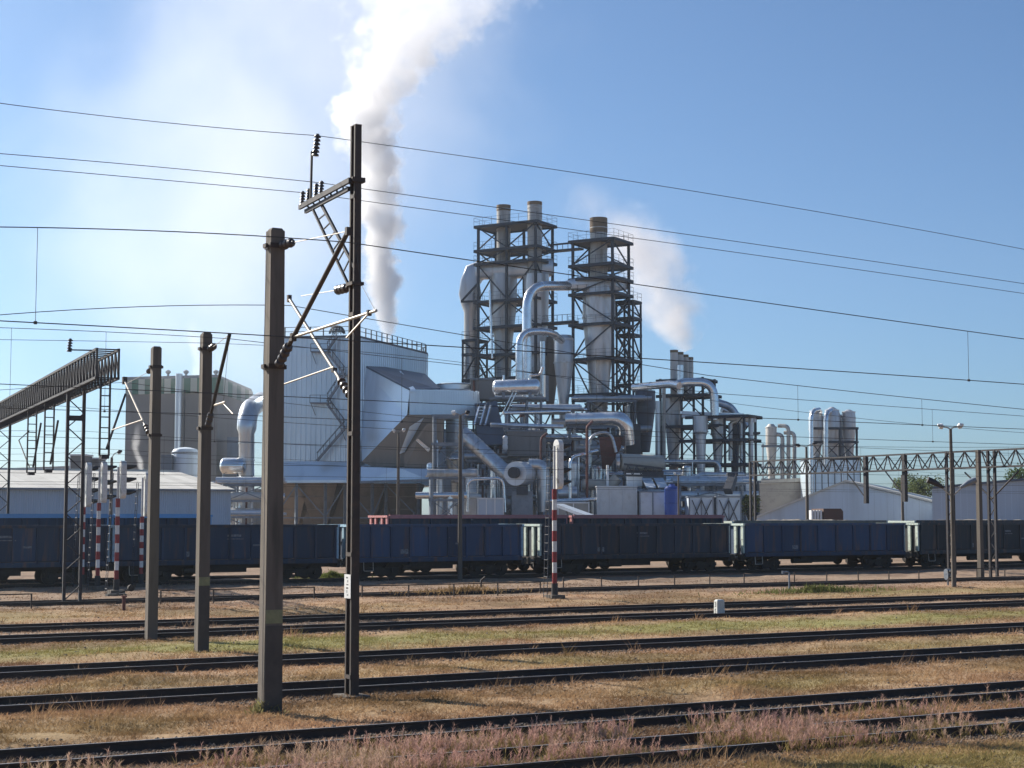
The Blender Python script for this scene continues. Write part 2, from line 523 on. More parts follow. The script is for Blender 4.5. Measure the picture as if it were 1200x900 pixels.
# ================================================================ grass (nobody could count it)
def blade_mesh(name, base, tip, width, colr, matl):
    """one triangle pair per blade"""
    n = len(base)
    d = tip - base
    side = np.stack([rng.normal(size=n), rng.normal(size=n) * .45, np.zeros(n)], -1)
    side /= np.linalg.norm(side, axis=1)[:, None]
    side *= width[:, None] / 2
    mid = base + d * .55 + np.stack([np.zeros(n), np.zeros(n), np.linalg.norm(d, axis=1) * .06], -1)
    v = np.stack([base - side, base + side, mid + side * .75, mid - side * .75, tip], 1).reshape(-1, 3)
    o = np.arange(n)[:, None] * 5
    quad = (o + np.array([0, 1, 2, 3])); tri = (o + np.array([3, 2, 4]))
    loops = np.concatenate([quad, tri], 1).ravel()
    me = bpy.data.meshes.new(name)
    me.vertices.add(len(v)); me.vertices.foreach_set('co', v.astype(np.float32).ravel())
    me.loops.add(len(loops)); me.loops.foreach_set('vertex_index', loops.astype(np.int32))
    me.polygons.add(2 * n)
    ls = (np.arange(n)[:, None] * 7 + np.array([0, 4])).ravel()
    me.polygons.foreach_set('loop_start', ls.astype(np.int32))
    me.update(calc_edges=True)
    a = me.color_attributes.new('tint', 'FLOAT_COLOR', 'POINT')
    c4 = np.concatenate([np.repeat(colr, 5, 0), np.ones((5 * n, 1))], 1)
    a.data.foreach_set('color', c4.astype(np.float32).ravel())
    me.materials.append(matl)
    ob = bpy.data.objects.new(name, me); col.objects.link(ob)
    return ob

def leafy(name, transl=.35):
    m = bpy.data.materials.new(name); m.use_nodes = True
    N = m.node_tree.nodes; L = m.node_tree.links
    N.clear()
    at = N.new('ShaderNodeAttribute'); at.attribute_name = 'tint'
    df = N.new('ShaderNodeBsdfDiffuse'); tr = N.new('ShaderNodeBsdfTranslucent'); mx = N.new('ShaderNodeMixShader')
    mx.inputs[0].default_value = transl
    L.new(at.outputs['Color'], df.inputs[0]); L.new(at.outputs['Color'], tr.inputs[0])
    L.new(df.outputs[0], mx.inputs[1]); L.new(tr.outputs[0], mx.inputs[2])
    o = N.new('ShaderNodeOutputMaterial'); L.new(mx.outputs[0], o.inputs[0])
    return m
M['blade'] = leafy('dry_blade', .35)

def scatter(n, px0, px1, y0, y1):
    """ground points spread evenly over the seen yard"""
    px = rng.uniform(px0, px1, n); py = rng.uniform(y0, y1, n)
    Y = FPX * EYE / (py - HOR); X = (px - CX) / FPX * Y
    return X, Y

def grow(name, n, y0, y1, hmin, hmax, wid, keep=None, tint=None, clump=.25, label=None, px=(-60, 1260), leanf=.5):
    m = int(n / 9)
    cx, cy = scatter(m, px[0], px[1], y0, y1)
    X = np.repeat(cx, 9) + rng.normal(size=m * 9) * clump
    Y = np.repeat(cy, 9) + rng.normal(size=m * 9) * clump
    ch = np.repeat(rng.uniform(0, 1, m) ** 1.6, 9)
    p = X * PERP.x + Y * PERP.y
    ok = Y > 18
    for t in TRACKS:
        for sg in (-1, 1):
            ok &= np.abs(p - t - sg * GAUGE / 2) > .10
    dens = fbm(X * .5, Y * .5, 51) + .25 * vnoise(X * 2, Y * 2, 77)
    ok &= dens > .42 + .12 * rng.uniform(-1, 1, len(X))
    if keep is not None: ok &= keep(X, Y, p)
    X, Y, p, ch = X[ok], Y[ok], p[ok], ch[ok]
    inside = np.full_like(p, 9.)
    for t in TRACKS: inside = np.minimum(inside, np.abs(p - t))
    low = np.where(inside < 1.0, .6, 1.0)
    h = (hmin + (hmax - hmin) * ch * rng.uniform(.5, 1.1, len(X))) * low
    base = np.stack([X, Y, ground_h(X, Y) - .02], -1)
    lean = rng.normal(size=(len(X), 2)) * leanf + np.array([.25, -.1])
    tip = base + np.stack([lean[:, 0] * h, lean[:, 1] * h, h], -1)
    c = soil_colour(X, Y) * rng.uniform(.75, 1.3, (len(X), 1)) * np.array([1.08, 1.02, .95])
    if tint is not None: c = tint(c, X, Y)
    w = wid * rng.uniform(.6, 1.4, len(X)) * (Y / 35.) ** .7
    ob = blade_mesh(name, base, tip, w, c, M['blade'])
    tag(ob, label, 'grass', kind='stuff')
    return ob

grow('grass', 440000, 680, 910, .025, .13, .016, leanf=1.15, label='short dry straw grass covering the ground between the tracks')
grow('grass', 16000, 688, 905, .15, .42, .012, clump=.10, label='scattered taller dry weed stalks sticking up beside the rails',
     keep=lambda X, Y, p: (vnoise(X * .8, Y * .8, 91) > .62) & (p < 62))
grow('grass', 26000, 740, 800, .04, .13, .014, label='fresh green grass strip between the fourth and fifth tracks',
     keep=lambda X, Y, p: (p > 42.5) & (p < 49.0), tint=lambda c, X, Y: c * .45 + np.array([.17, .185, .055]) * .55)
grow('grass', 14000, 860, 930, .04, .20, .014, label='fresh green grass at the camera-side edge of the yard',
     keep=lambda X, Y, p: (p < 20.2) & (X > 3.5), tint=lambda c, X, Y: c * .5 + np.array([.16, .18, .05]) * .5)

# pink plume grass around the front track
def plumes(n):
    X, Y = scatter(n * 9, -40, 1240, 806, 935)
    p = X * PERP.x + Y * PERP.y
    px = 600 + FPX * X / Y
    w = np.exp(-((px - 690) / 330.) ** 2) * 1.1 + .05 + .28 * (px < 330)
    w = w * np.where(p < 23.6, 1.0, .16) * (p > 21.2 - .0012 * np.maximum(px - 640, 0)) * (p < 24.7)
    w = w * np.clip((vnoise(X * .8, Y * .8, 13) - .30) * 2.2, 0, 1)
    ok = rng.uniform(0, 1, len(X)) < w
    for t in TRACKS[:2]:
        for sg in (-1, 1): ok &= np.abs(p - t - sg * GAUGE / 2) > .09
    X, Y = X[ok][:n], Y[ok][:n]
    m = len(X)
    h = .10 + .29 * rng.uniform(0, 1, m) ** 1.7
    base = np.stack([X, Y, np.full(m, .0)], -1)
    ln = rng.normal(size=(m, 2)) * .16 + np.array([.10, -.04])
    tip = base + np.stack([ln[:, 0] * h, ln[:, 1] * h, h], -1)
    k = vnoise(X * .9, Y * .9, 61)[:, None]
    pink = np.array([.47, .275, .235]) * (1 - k) + np.array([.52, .38, .265]) * k
    Bs, Ts, Ws, Cs = [base], [base + (tip - base) * .8], [np.full(m, .009)], [np.tile([.26, .20, .10], (m, 1))]
    for q in range(18):
        f = .45 + .55 * (q / 17.)
        a = base + (tip - base) * f
        spread = .050 * math.sin(math.pi * min(.97, .18 + .82 * (1 - q / 19.)))
        d = rng.normal(size=(m, 3)) * spread; d[:, 2] = np.abs(d[:, 2]) * .7 + .030
        Bs.append(a - d * .2); Ts.append(a + d); Ws.append(rng.uniform(.006, .012, m)); Cs.append(pink * rng.uniform(.75, 1.3, (m, 1)))
    for q in range(3):     # leaves
        d = np.stack([rng.normal(size=m) * .13, rng.normal(size=m) * .13, rng.uniform(.15, .3, m)], -1)
        Bs.append(base); Ts.append(base + d); Ws.append(np.full(m, .013)); Cs.append(np.tile([.27, .21, .085], (m, 1)) * rng.uniform(.7, 1.25, (m, 1)))
    ob = blade_mesh('plume_grass', np.concatenate(Bs), np.concatenate(Ts), np.concatenate(Ws), np.concatenate(Cs), M['blade'])
    tag(ob, 'tall pinkish feathery plume grass growing over the nearest track', 'grass', kind='stuff')
plumes(6000)

def weeds(name, label, centre, n, rx, ry, hmax, colr):
    a = rng.uniform(0, 2 * np.pi, n); r = np.abs(rng.normal(size=n)) * .55
    X = centre.x + DIR.x * np.cos(a) * r * rx + PERP.x * np.sin(a) * r * ry
    Y = centre.y + DIR.y * np.cos(a) * r * rx + PERP.y * np.sin(a) * r * ry
    base = np.stack([X, Y, rng.uniform(-.02, hmax * .75, n) * np.exp(-r * 1.2) * (.3 + .9 * vnoise(X * 1.5, Y * 1.5, 8))], -1)
    d = rng.normal(size=(n, 3)) * .10; d[:, 2] = np.abs(d[:, 2]) + .06
    c = np.array(colr) * rng.uniform(.6, 1.4, (n, 1))
    ob = blade_mesh(name, base, base + d, np.full(n, .045), c, M['blade'])
    return tag(ob, label, 'weeds')
weeds('weed_patch', 'low green weed patch beside the far tracks, in front of the right wagons', G(962, 695), 1500, 4.4, .8, .5, (.16, .17, .06))
weeds('weed_patch', 'olive weed clump on the ground beneath the gap between the left wagons', G(388, 679), 1500, 2.2, .6, .6, (.16, .19, .05))
weeds('weed_patch', 'tall straw weed tuft right of the steel mast, by the pipe railing', G(540, 697), 1500, 3.5, .6, .7, (.30, .20, .10))
weeds('weed_patch', 'brown-green weed tuft at the foot of the thick concrete pole', G(309, 839), 160, .30, .2, .22, (.22, .20, .09))

def stones(n):
    X, Y = scatter(n, -40, 1240, 690, 905)
    p = X * PERP.x + Y * PERP.y
    ok = np.zeros(len(p), bool)
    for t in TRACKS: ok |= (np.abs(p - t) < 1.7) & (np.abs(np.abs(p - t) - GAUGE / 2) > .1)
    ok |= rng.uniform(0, 1, len(p)) < .06
    ok &= vnoise(X * .6, Y * .6, 44) > .38
    X, Y = X[ok], Y[ok]; m = len(X)
    r = rng.uniform(.015, .04, m) * (Y / 40) ** .5
    base = np.array([[1, 0, 0], [-1, 0, 0], [0, 1, 0], [0, -1, 0], [0, 0, .8], [0, 0, -.6]], float)
    V = base[None] * r[:, None, None] * rng.uniform(.6, 1.3, (m, 6, 1)) + np.stack([X, Y, ground_h(X, Y) + .02], -1)[:, None]
    T = np.array([[0, 2, 4], [2, 1, 4], [1, 3, 4], [3, 0, 4], [2, 0, 5], [1, 2, 5], [3, 1, 5], [0, 3, 5]])
    F = (T[None] + 6 * np.arange(m)[:, None, None]).reshape(-1, 3)
    me = bpy.data.meshes.new('ballast_stones')
    me.vertices.add(6 * m); me.vertices.foreach_set('co', V.astype(np.float32).ravel())
    me.loops.add(F.size); me.loops.foreach_set('vertex_index', F.astype(np.int32).ravel())
    me.polygons.add(len(F)); me.polygons.foreach_set('loop_start', np.arange(0, F.size, 3, dtype=np.int32))
    me.update(calc_edges=True)
    a = me.color_attributes.new('tint', 'FLOAT_COLOR', 'POINT')
    g = rng.uniform(.10, .24, (m, 1)) * np.array([[1.12, .92, .76]])
    a.data.foreach_set('color', np.concatenate([np.repeat(g, 6, 0), np.ones((6 * m, 1))], 1).astype(np.float32).ravel())
    me.materials.append(leafy('stone', 0.0))
    ob = bpy.data.objects.new('ballast_stones', me); col.objects.link(ob)
    tag(ob, 'loose grey-brown ballast stones lying along the rails', 'ballast', kind='stuff')
stones(60000)
# ================================================================ near catenary masts
def insulator(mb, p0, p1, r=.07, n=5):
    """ribbed porcelain body between two points"""
    p0, p1 = Vector(p0), Vector(p1)
    pts, rs = [], []
    for k in range(n):
        for f, q in ((.0, .45), (.12, 1.0), (.55, .85), (.7, .45)):
            pts.append(p0.lerp(p1, (k + f) / n)); rs.append(r * q)
    pts.append(p1); rs.append(r * .45)
    mb.tube(pts, rs, 10)
    return mb

def tapered_pole(root, base, top_z, w0, w1, band_py=None, dx=0.0):
    top = Vector((base.x + dx, base.y, top_z))
    put(MB().beam(base - Vector((0, 0, .3)), top, w0, w0, w1, w1, up=PERP), 'shaft', M['concrete'], root)
    put(MB().beam(top + Vector((0, 0, .001)), top + Vector((0, 0, .05)), w1 * .9, w1 * .9, w1 * .7, up=PERP), 'cap', M['concrete'], root)
    return top

def clamp(root, c, w, h=.10):
    put(MB().box(c, (w, w, h), TROT).box(c + DIR * (w * .62), (.05, .16, h * .8), TROT).box(c - DIR * (w * .62), (.05, .16, h * .8), TROT), 'clamp', M['mast'], root)

# --- thick concrete pole with the dark cantilever reaching over the second track
B1 = G(316, 838); Y1 = B1.y
p1 = thing('concrete_catenary_pole', 'thick tall concrete catenary pole standing just left of the steel mast', 'pole', B1)
zt1 = W(321, 271, Y1).z
tapered_pole(p1, B1, zt1, .37, .285)
zb = W(316, 714, Y1).z; zb2 = W(316, 730, Y1).z
fr = .37 - (.37 - .285) * zb / zt1
put(MB().box(B1 + Vector((0, 0, (zb + zb2) / 2)) - PERP * (fr / 2 + .002), (fr * .98, .006, zb - zb2), TROT), 'painted_band', M['band'], p1)
put(MB().box(B1 + Vector((0, 0, zb2 / 2 - .02)) - PERP * (.355 / 2 + .006), (.355, .006, zb2 - .05), TROT), 'tarred_panel', M['tar'], p1)
clamp(p1, Vector((B1.x, B1.y, W(320, 289, Y1).z)), .33)
clamp(p1, Vector((B1.x, B1.y, W(320, 430, Y1).z)), .34)
c1 = thing('cantilever', 'dark sloping cantilever tube with pale steady arm, fixed to the thick concrete pole', 'cantilever', Vector((B1.x, B1.y, W(320, 432, Y1).z)))
Yt = Y1 - 3.25
a0 = W(327, 427, Y1 - .25); a1 = W(408, 271, Yt)
put(MB().tube([a0.lerp(a1, .16), a1], .045, 10), 'strut', M['mast'], c1, smooth=40)
put(insulator(MB(), a0, a0.lerp(a1, .17), .10, 4), 'insulator', M['insul'], c1, smooth=40)
put(MB().box(a1, (.09, .09, .14), TROT), 'head_clamp', M['mast'], c1)
k0 = a0.lerp(a1, .22); k1 = W(441, 364, Yt - .55)
put(MB().tube([k0, k1], .028, 8), 'registration_tube', M['zinc'], c1, smooth=40)
put(MB().box(k0, (.10, .10, .15), TROT), 'tube_clamp', M['mast'], c1)
put(MB().tube([k0.lerp(k1, .92), W(406, 396, Yt - .1)], .017, 6), 'steady_arm', M['zinc'], c1, smooth=40)
put(MB().box(k0.lerp(k1, .92), (.07, .07, .10), TROT), 'end_fitting', M['mast'], c1)
t0 = W(331, 287, Y1 - .15)
put(MB().tube([W(345, 284, Y1 - .5), a1], .009, 5), 'tie_rod', M['zinc'], c1)
put(insulator(MB(), t0, W(344, 284, Y1 - .5), .095, 3), 'tie_insulator', M['insul'], c1, smooth=40)
put(MB().tube([W(313, 290, Y1 - .2), W(309, 420, Y1 - .22), W(310, 600, Y1 - .22), W(307, 830, Y1 - .2)], .008, 5), 'earth_wire', M['zinc'], p1)

# --- steel mast of two channels
B4 = G(412, 818); Y4 = B4.y
p4 = thing('steel_catenary_mast', 'tallest dark steel mast of twin channels with white number plate', 'mast', B4)
zt4 = W(413, 148, Y4).z
for sg in (-1, 1):
    mb = MB()
    def at4(z, a, bb):
        k = 1 - .22 * z / zt4
        return B4 + DIR * (a * .088 * k) + PERP * (bb * k) + Vector((0, 0, z))
    for z0, z1 in ((-.3, zt4),):
        k0, k1 = 1, .78
        mb.beam(at4(z0, 0, sg * .165), at4(z1, 0, sg * .165), .18 * k0, .016, .18 * k1, .016, up=PERP)
        for e in (-1, 1):
            mb.beam(at4(z0, e, sg * .128), at4(z1, e, sg * .128), .014, .065, .014, .055, up=PERP)
    put(mb, 'channel', M['mast'], p4)
zz = .45
while zz < zt4:
    for e in (-1, 1):
        c = B4 + DIR * (e * .099 * (1 - .22 * zz / zt4)) + Vector((0, 0, zz))
        put(MB().box(c, (.010, .30 * (1 - .22 * zz / zt4), .085), TROT), 'batten_plate', M['mast'], p4)
    zz += 2.55
put(MB().box(B4 + Vector((0, 0, zt4 + .008)), (.155, .30, .014), TROT), 'cap_plate', M['mast'], p4)
put(MB().box(B4 + Vector((0, 0, -.02)), (.55, .70, .18), TROT), 'footing', M['concrete'], p4)
pz0, pz1 = W(409, 701, Y4).z, W(409, 673, Y4).z
pl = put(MB().box(B4 - DIR * .112 + Vector((0, 0, (pz0 + pz1) / 2)), (.008, .33, pz1 - pz0), TROT), 'number_plate', M['plate'], p4)
for q, (w_, h_, o_) in enumerate(((.10, .028, .02), (.03, .05, -.02), (.10, .022, .0), (.11, .03, .01), (.028, .06, .02), (.06, .02, -.01))):
    put(MB().box(B4 - DIR * .1175 + PERP * o_ + Vector((0, 0, pz1 - .07 - q * .072)), (.002, w_, h_), TROT), 'printed_mark', M['wag_grey'], pl)

ca4 = thing('feeder_crossarm', 'ladder-like steel crossarm with insulators near the top of the steel mast', 'crossarm', Vector((B4.x, B4.y, W(413, 212, Y4).z)))
e0, e1 = W(410, 211, Y4 - .2), W(351, 243, Y4 + 3.05)
f0, f1 = W(409, 221, Y4 + .05), W(358, 248, Y4 + 2.9)
put(MB().beam(e0, e1, .06, .11), 'arm_beam', M['mast_b'], ca4)
put(MB().beam(f0, f1, .06, .09), 'arm_beam', M['mast_b'], ca4)
for q in range(1, 8):
    put(MB().beam(e0.lerp(e1, q / 8), f0.lerp(f1, q / 8), .035), 'rung', M['mast_b'], ca4)
g0, g1 = W(367, 246, Y4 + 2.2), W(408, 333, Y4 + .12)
h0, h1 = W(377, 240, Y4 + 1.9), W(416, 314, Y4 - .1)
put(MB().beam(g0, g1, .05, .05), 'brace_bar', M['mast_b'], ca4)
put(MB().beam(h0, h1, .05, .07), 'brace_bar', M['mast_b'], ca4)
for q in range(1, 7):
    put(MB().beam(g0.lerp(g1, q / 7), h0.lerp(h1, q / 7), .025), 'brace_rung', M['mast_b'], ca4)
put(MB().box(Vector((B4.x, B4.y, W(413, 212, Y4).z)), (.30, .36, .10), TROT), 'mast_clamp', M['mast'], ca4)
put(MB().box(Vector((B4.x, B4.y, W(413, 333, Y4).z)), (.28, .34, .07), TROT), 'mast_clamp', M['mast'], ca4)
u0, u1 = W(364, 236, Y4 + 2.3), W(365.5, 178, Y4 + 2.3)
put(MB().beam(u0, u1, .045), 'upright', M['mast_b'], ca4)
put(MB().beam(u1, W(370, 181, Y4 + 2.25), .06), 'bracket', M['mast_b'], ca4)
put(insulator(MB(), W(369.5, 183, Y4 + 2.25), W(372.5, 157, Y4 + 2.25), .085, 6), 'insulator', M['insul'], ca4, smooth=40)
for (qx, qy, dy) in ((354, 241, 2.9), (361, 238, 2.6), (370, 232, 2.2), (376, 229, 1.9)):
    put(insulator(MB(), W(qx, qy, Y4 + dy), W(qx + 1.2, qy - 17, Y4 + dy), .065, 5), 'insulator', M['insul'], ca4, smooth=40)

c4 = thing('cantilever', 'pale zinc cantilever tube reaching behind the pole from the steel mast', 'cantilever', Vector((B4.x, B4.y, W(410, 462, Y4).z)))
a0 = W(410, 463, Y4 + .18); a1 = W(339, 350, Y4 + 3.6)
put(MB().tube([a0.lerp(a1, .15), a1], .040, 10), 'strut', M['zinc'], c4, smooth=40)
put(insulator(MB(), a0, a0.lerp(a1, .16), .10, 4), 'insulator', M['insul'], c4, smooth=40)
put(MB().box(a1, (.09, .09, .17), TROT), 'head_clamp', M['mast'], c4)
put(MB().tube([W(353, 347, Y4 + 3.0), W(396, 340, Y4 + .8)], .010, 5), 'tie_rod', M['zinc'], c4)
put(insulator(MB(), W(396, 340, Y4 + .8), W(408, 337, Y4 + .2), .11, 3), 'tie_insulator', M['insul'], c4, smooth=40)
k0 = a0.lerp(a1, .24)
put(MB().tube(bend([k0, W(391, 430, Y4 + 1.0), W(322, 454, Y4 + 3.9)], .3), .020, 8), 'registration_tube', M['zinc'], c4, smooth=40)
put(MB().box(k0, (.10, .10, .10), TROT), 'tube_clamp', M['mast'], c4)
put(MB().tube([W(418, 300, Y4 - .15), W(424, 335, Y4 - .3), W(440, 364, Yt - .5)], .006, 5), 'hanger_wire', M['wire'], c4)

# --- the two thinner concrete poles
def thin_pole(base_px, top_px, label, w0, w1, band=None, clamps=()):
    Bp = G(*base_px); q = W(*top_px, Bp.y)
    r_ = thing('concrete_catenary_pole', label, 'pole', Bp)
    tapered_pole(r_, Bp, q.z, w0, w1)
    if band:
        z1, z0 = W(base_px[0], band[0], Bp.y).z, W(base_px[0], band[1], Bp.y).z
        put(MB().box(Bp + Vector((0, 0, (z0 + z1) / 2)) - PERP * (w0 / 2 - .008), (w0 * .95, .03, z1 - z0), TROT), 'painted_band', M['band'], r_)
        put(MB().box(Bp + Vector((0, 0, z0 / 2)) - PERP * (w0 / 2 - .008), (w0 * .97, .032, z0 - .02), TROT), 'tarred_panel', M['tar'], r_)
    for c in clamps:
        clamp(r_, Vector((Bp.x, Bp.y, W(base_px[0], c, Bp.y).z)), w0 * .95)
    return r_, Bp
p2, B2 = thin_pole((236, 765), (244, 392), 'slim concrete pole between the thick pole and the leftmost concrete pole', .33, .27, (676, 686), (409, 502))
p3, B3 = thin_pole((177, 750), (183, 408), 'leftmost slim concrete pole, in front of the white warehouse', .32, .27, None, (430, 510))
Y2 = B2.y; Y3 = B3.y
c2 = thing('cantilever', 'dark thin cantilever leaning right from the middle concrete pole', 'cantilever', Vector((B2.x, B2.y, W(240, 500, Y2).z)))
a0 = W(244, 498, Y2 - .3); a1 = W(269, 392, Y2 - 3.2)
put(MB().tube([a0.lerp(a1, .14), a1], .05, 8), 'strut', M['mast_b'], c2, smooth=40)
put(insulator(MB(), a0, a0.lerp(a1, .15), .10, 3), 'insulator', M['insul'], c2, smooth=40)
put(MB().tube([W(249, 407, Y2 - .4), a1], .010, 5), 'tie_rod', M['zinc'], c2)
put(insulator(MB(), W(246, 409, Y2 - .2), W(252, 405, Y2 - .5), .10, 3), 'tie_insulator', M['insul'], c2, smooth=40)
put(MB().tube([W(251, 475, Y2 - 1), W(264, 471, Y2 - 2.5)], .03, 6), 'registration_tube', M['zinc'], c2)
put(MB().tube([W(261, 472, Y2 - 2.2), W(273, 485, Y2 - 2.8)], .018, 6), 'steady_arm', M['zinc'], c2)
put(MB().tube([W(268, 400, Y2 - 3.2), W(262, 470, Y2 - 2.4)], .006, 5), 'hanger_wire', M['wire'], c2)
c3 = thing('cantilever', 'thin cantilever leaning left from the leftmost concrete pole', 'cantilever', Vector((B3.x, B3.y, W(177, 508, Y3).z)))
a0 = W(174, 507, Y3 + .3); a1 = W(146, 446, Y3 + 3.4)
put(MB().tube([a0.lerp(a1, .14), a1], .035, 8), 'strut', M['zinc'], c3, smooth=40)
put(insulator(MB(), a0, a0.lerp(a1, .15), .09, 3), 'insulator', M['insul'], c3, smooth=40)
put(MB().box(a1, (.14, .14, .25), TROT), 'head_clamp', M['mast'], c3)
put(MB().tube([W(174, 436, Y3 + .4), W(149, 449, Y3 + 3.0)], .010, 5), 'tie_rod', M['zinc'], c3)
put(insulator(MB(), W(178, 433, Y3 + .2), W(173, 436, Y3 + .5), .09, 3), 'tie_insulator', M['insul'], c3, smooth=40)
put(MB().tube([W(167, 492, Y3 + .8), W(131, 504, Y3 + 4.4)], .022, 6), 'registration_tube', M['zinc'], c3)

# ================================================================ overhead wires
def wire(label, spans, p, r=.0085, name='overhead_wire', droppers=None):
    """spans: list of pixel triples/pairs, each a hanging span in the vertical plane at offset p"""
    pts = []
    for sp in spans:
        q = [on_plane(x, y, p) for x, y in sp]
        ss = np.array([tk_of(v)[0] for v in q]); zs = np.array([v.z for v in q])
        co = np.polyfit(ss, zs, min(2, len(q) - 1))
        for s in np.linspace(ss[0], ss[-1], 14):
            if pts and abs(tk_of(pts[-1])[0] - s) < 1e-6: continue
            pts.append(Tk(s, p, float(np.polyval(co, s))))
    o = put(MB().tube(pts, r, 5), name, M['wire'])
    tag(o, label, 'wire')
    return pts

def z_on(pts, s):
    for a, b_ in zip(pts[:-1], pts[1:]):
        sa_, sb_ = tk_of(a)[0], tk_of(b_)[0]
        if sa_ <= s <= sb_: return a.z + (b_.z - a.z) * (s - sa_) / max(1e-6, sb_ - sa_)
    return None

def droppers(label, up, lo, p, spx):
    r_ = thing('dropper_wires', label, 'wire', Tk(s_at(spx[0], p), p, 0))
    for x in spx:
        s = s_at(x, p); a, b_ = z_on(up, s), z_on(lo, s)
        if a and b_ and a > b_: put(MB().tube([Tk(s, p, a), Tk(s, p, b_)], .005, 4).box(Tk(s, p, b_), (.05, .03, .05), TROT), 'dropper', M['wire'], r_)

pf = tk_of(W(370, 160, Y4 + 2.25))[1]
wire('topmost feeder wire, sloping down to the right across the whole sky', [[(-160, 98), (0, 121), (372, 159)], [(372, 159), (800, 222), (1330, 318)]], pf)
pf2 = tk_of(W(373, 212, Y4 + 2.0))[1]
wire('second feeder wire from the top, carried by the crossarm', [[(-160, 168), (0, 180), (373, 214)], [(373, 214), (800, 274), (1330, 352)]], pf2)
pf3 = tk_of(W(356, 224, Y4 + 2.8))[1]
wire('third feeder wire from the top, just under the second one', [[(-160, 180), (0, 194), (357, 226)], [(357, 226), (800, 287), (1330, 363)]], pf3)
pk2 = tk_of(W(408, 285, Yt))[1]
m2 = wire('messenger wire running through the dark cantilever of the thick concrete pole', [[(-160, 266), (0, 266), (408, 284)], [(408, 284), (800, 341), (1330, 415)]], pk2, .0095)
k2 = wire('contact wire below the messenger over the second track', [[(-160, 368), (0, 376), (406, 399)], [(406, 399), (815, 424), (1330, 460)]], pk2, .0095)
droppers('thin dropper wires linking the messenger and contact wire over the second track', m2, k2, pk2, (-80, 36, 1139))
pk3 = tk_of(W(340, 352, Y4 + 3.5))[1]
m3 = wire('messenger wire meeting the tip of the pale cantilever of the steel mast', [[(-160, 385), (0, 369), (340, 358)], [(340, 358), (540, 392), (830, 440)], [(830, 440), (1000, 459), (1330, 492)]], pk3, .0095)
k3 = wire('contact wire over the third track, passing low behind the concrete poles', [[(-160, 443), (0, 450), (300, 463)], [(300, 463), (600, 477), (1330, 508)]], pk3, .0095)
droppers('thin dropper wires between the two wires of the third track', m3, k3, pk3, (560, 700, 937, 1083, 1230))
pk4 = tk_of(W(268, 396, Y2 - 3.2))[1]
m4 = wire('messenger wire tied to the tip of the cantilever of the middle concrete pole', [[(-160, 380), (0, 384), (269, 397)], [(269, 397), (560, 430), (840, 461)], [(840, 461), (1000, 473), (1330, 497)]], pk4)
k4 = wire('contact wire over the fourth track, level with the cylinder tank frame', [[(-160, 472), (0, 478), (272, 486)], [(272, 486), (640, 501), (1330, 525)]], pk4)
droppers('thin dropper wires between the two wires of the fourth track', m4, k4, pk4, (8, 120, 232, 470, 760, 1095))
wire('thin earth wire crossing low over the left gantry tip', [[(-160, 396), (0, 398), (240, 402)], [(240, 402), (420, 412), (700, 450)], [(700, 450), (900, 478), (1330, 514)]], pk4 + 1.5, .007)
pk5 = tk_of(W(146, 446, Y3 + 3.4))[1]
m5 = wire('messenger wire held by the cantilever of the leftmost concrete pole', [[(-160, 468), (0, 457), (146, 448)], [(146, 448), (420, 482), (700, 507)], [(700, 507), (950, 522), (1330, 534)]], pk5)
k5 = wire('contact wire over the fifth track, drawn thinly across the plant', [[(-160, 508), (130, 514), (420, 523)], [(420, 523), (800, 533), (1330, 546)]], pk5)
droppers('thin dropper wires between the two wires of the fifth track', m5, k5, pk5, (40, 250, 420, 560, 700, 860, 1010))
FW = ['sixth', 'seventh', 'front wagon', 'back wagon']
for i, p in enumerate(TRACKS[5:]):
    zs_, zm_, zc = 7.55, 6.85, 5.65
    L0, L1 = s_at(-160, p), s_at(1330, p)
    sup = s_at(60 + 14 * i, p)
    pm, pc = [], []
    for s in np.arange(L0, L1, 3.0):
        f = ((s - sup) / 58.0) % 1.0
        pm.append(Tk(s, p, zm_ + (zs_ - zm_) * (2 * f - 1) ** 2)); pc.append(Tk(s, p, zc))
    tag(put(MB().tube(pm, .008, 4), 'overhead_wire', M['wire']), 'sagging messenger wire over the %s track' % FW[i], 'wire')
    tag(put(MB().tube(pc, .008, 4), 'overhead_wire', M['wire']), 'straight contact wire over the %s track' % FW[i], 'wire')
    r_ = thing('dropper_wires', 'row of thin droppers holding the contact wire of the %s track' % FW[i], 'wire', Tk(L0, p, 0))
    for s in np.arange(L0 + 3, L1, 9.5):
        f = ((s - sup) / 58.0) % 1.0
        put(MB().tube([Tk(s, p, zc), Tk(s, p, zm_ + (zs_ - zm_) * (2 * f - 1) ** 2)], .005, 4), 'dropper', M['wire'], r_)

# ================================================================ lattice portals across the tracks
def lattice_leg(root, base, z1, wdir, width, chord=.11, pitch=.75, mt=None, z0=-.1):
    mt = mt or M['mast_b']
    wd = Vector(wdir).normalized() * (width / 2)
    for e in (-1, 1):
        put(MB().beam(base + wd * e + Vector((0, 0, z0)), base + wd * e + Vector((0, 0, z1)), chord), 'chord', mt, root)
    z = z0 + .3; e = 1; k = 0
    first = {}
    while z + pitch < z1:
        if e not in first:
            first[e] = (put(MB().beam(base - wd * e + Vector((0, 0, z)), base + wd * e + Vector((0, 0, z + pitch)), .045), 'lacing_bar', mt, root), z)
        else:
            clone(first[e][0], (0, 0, z - first[e][1]))
        z += pitch; e = -e

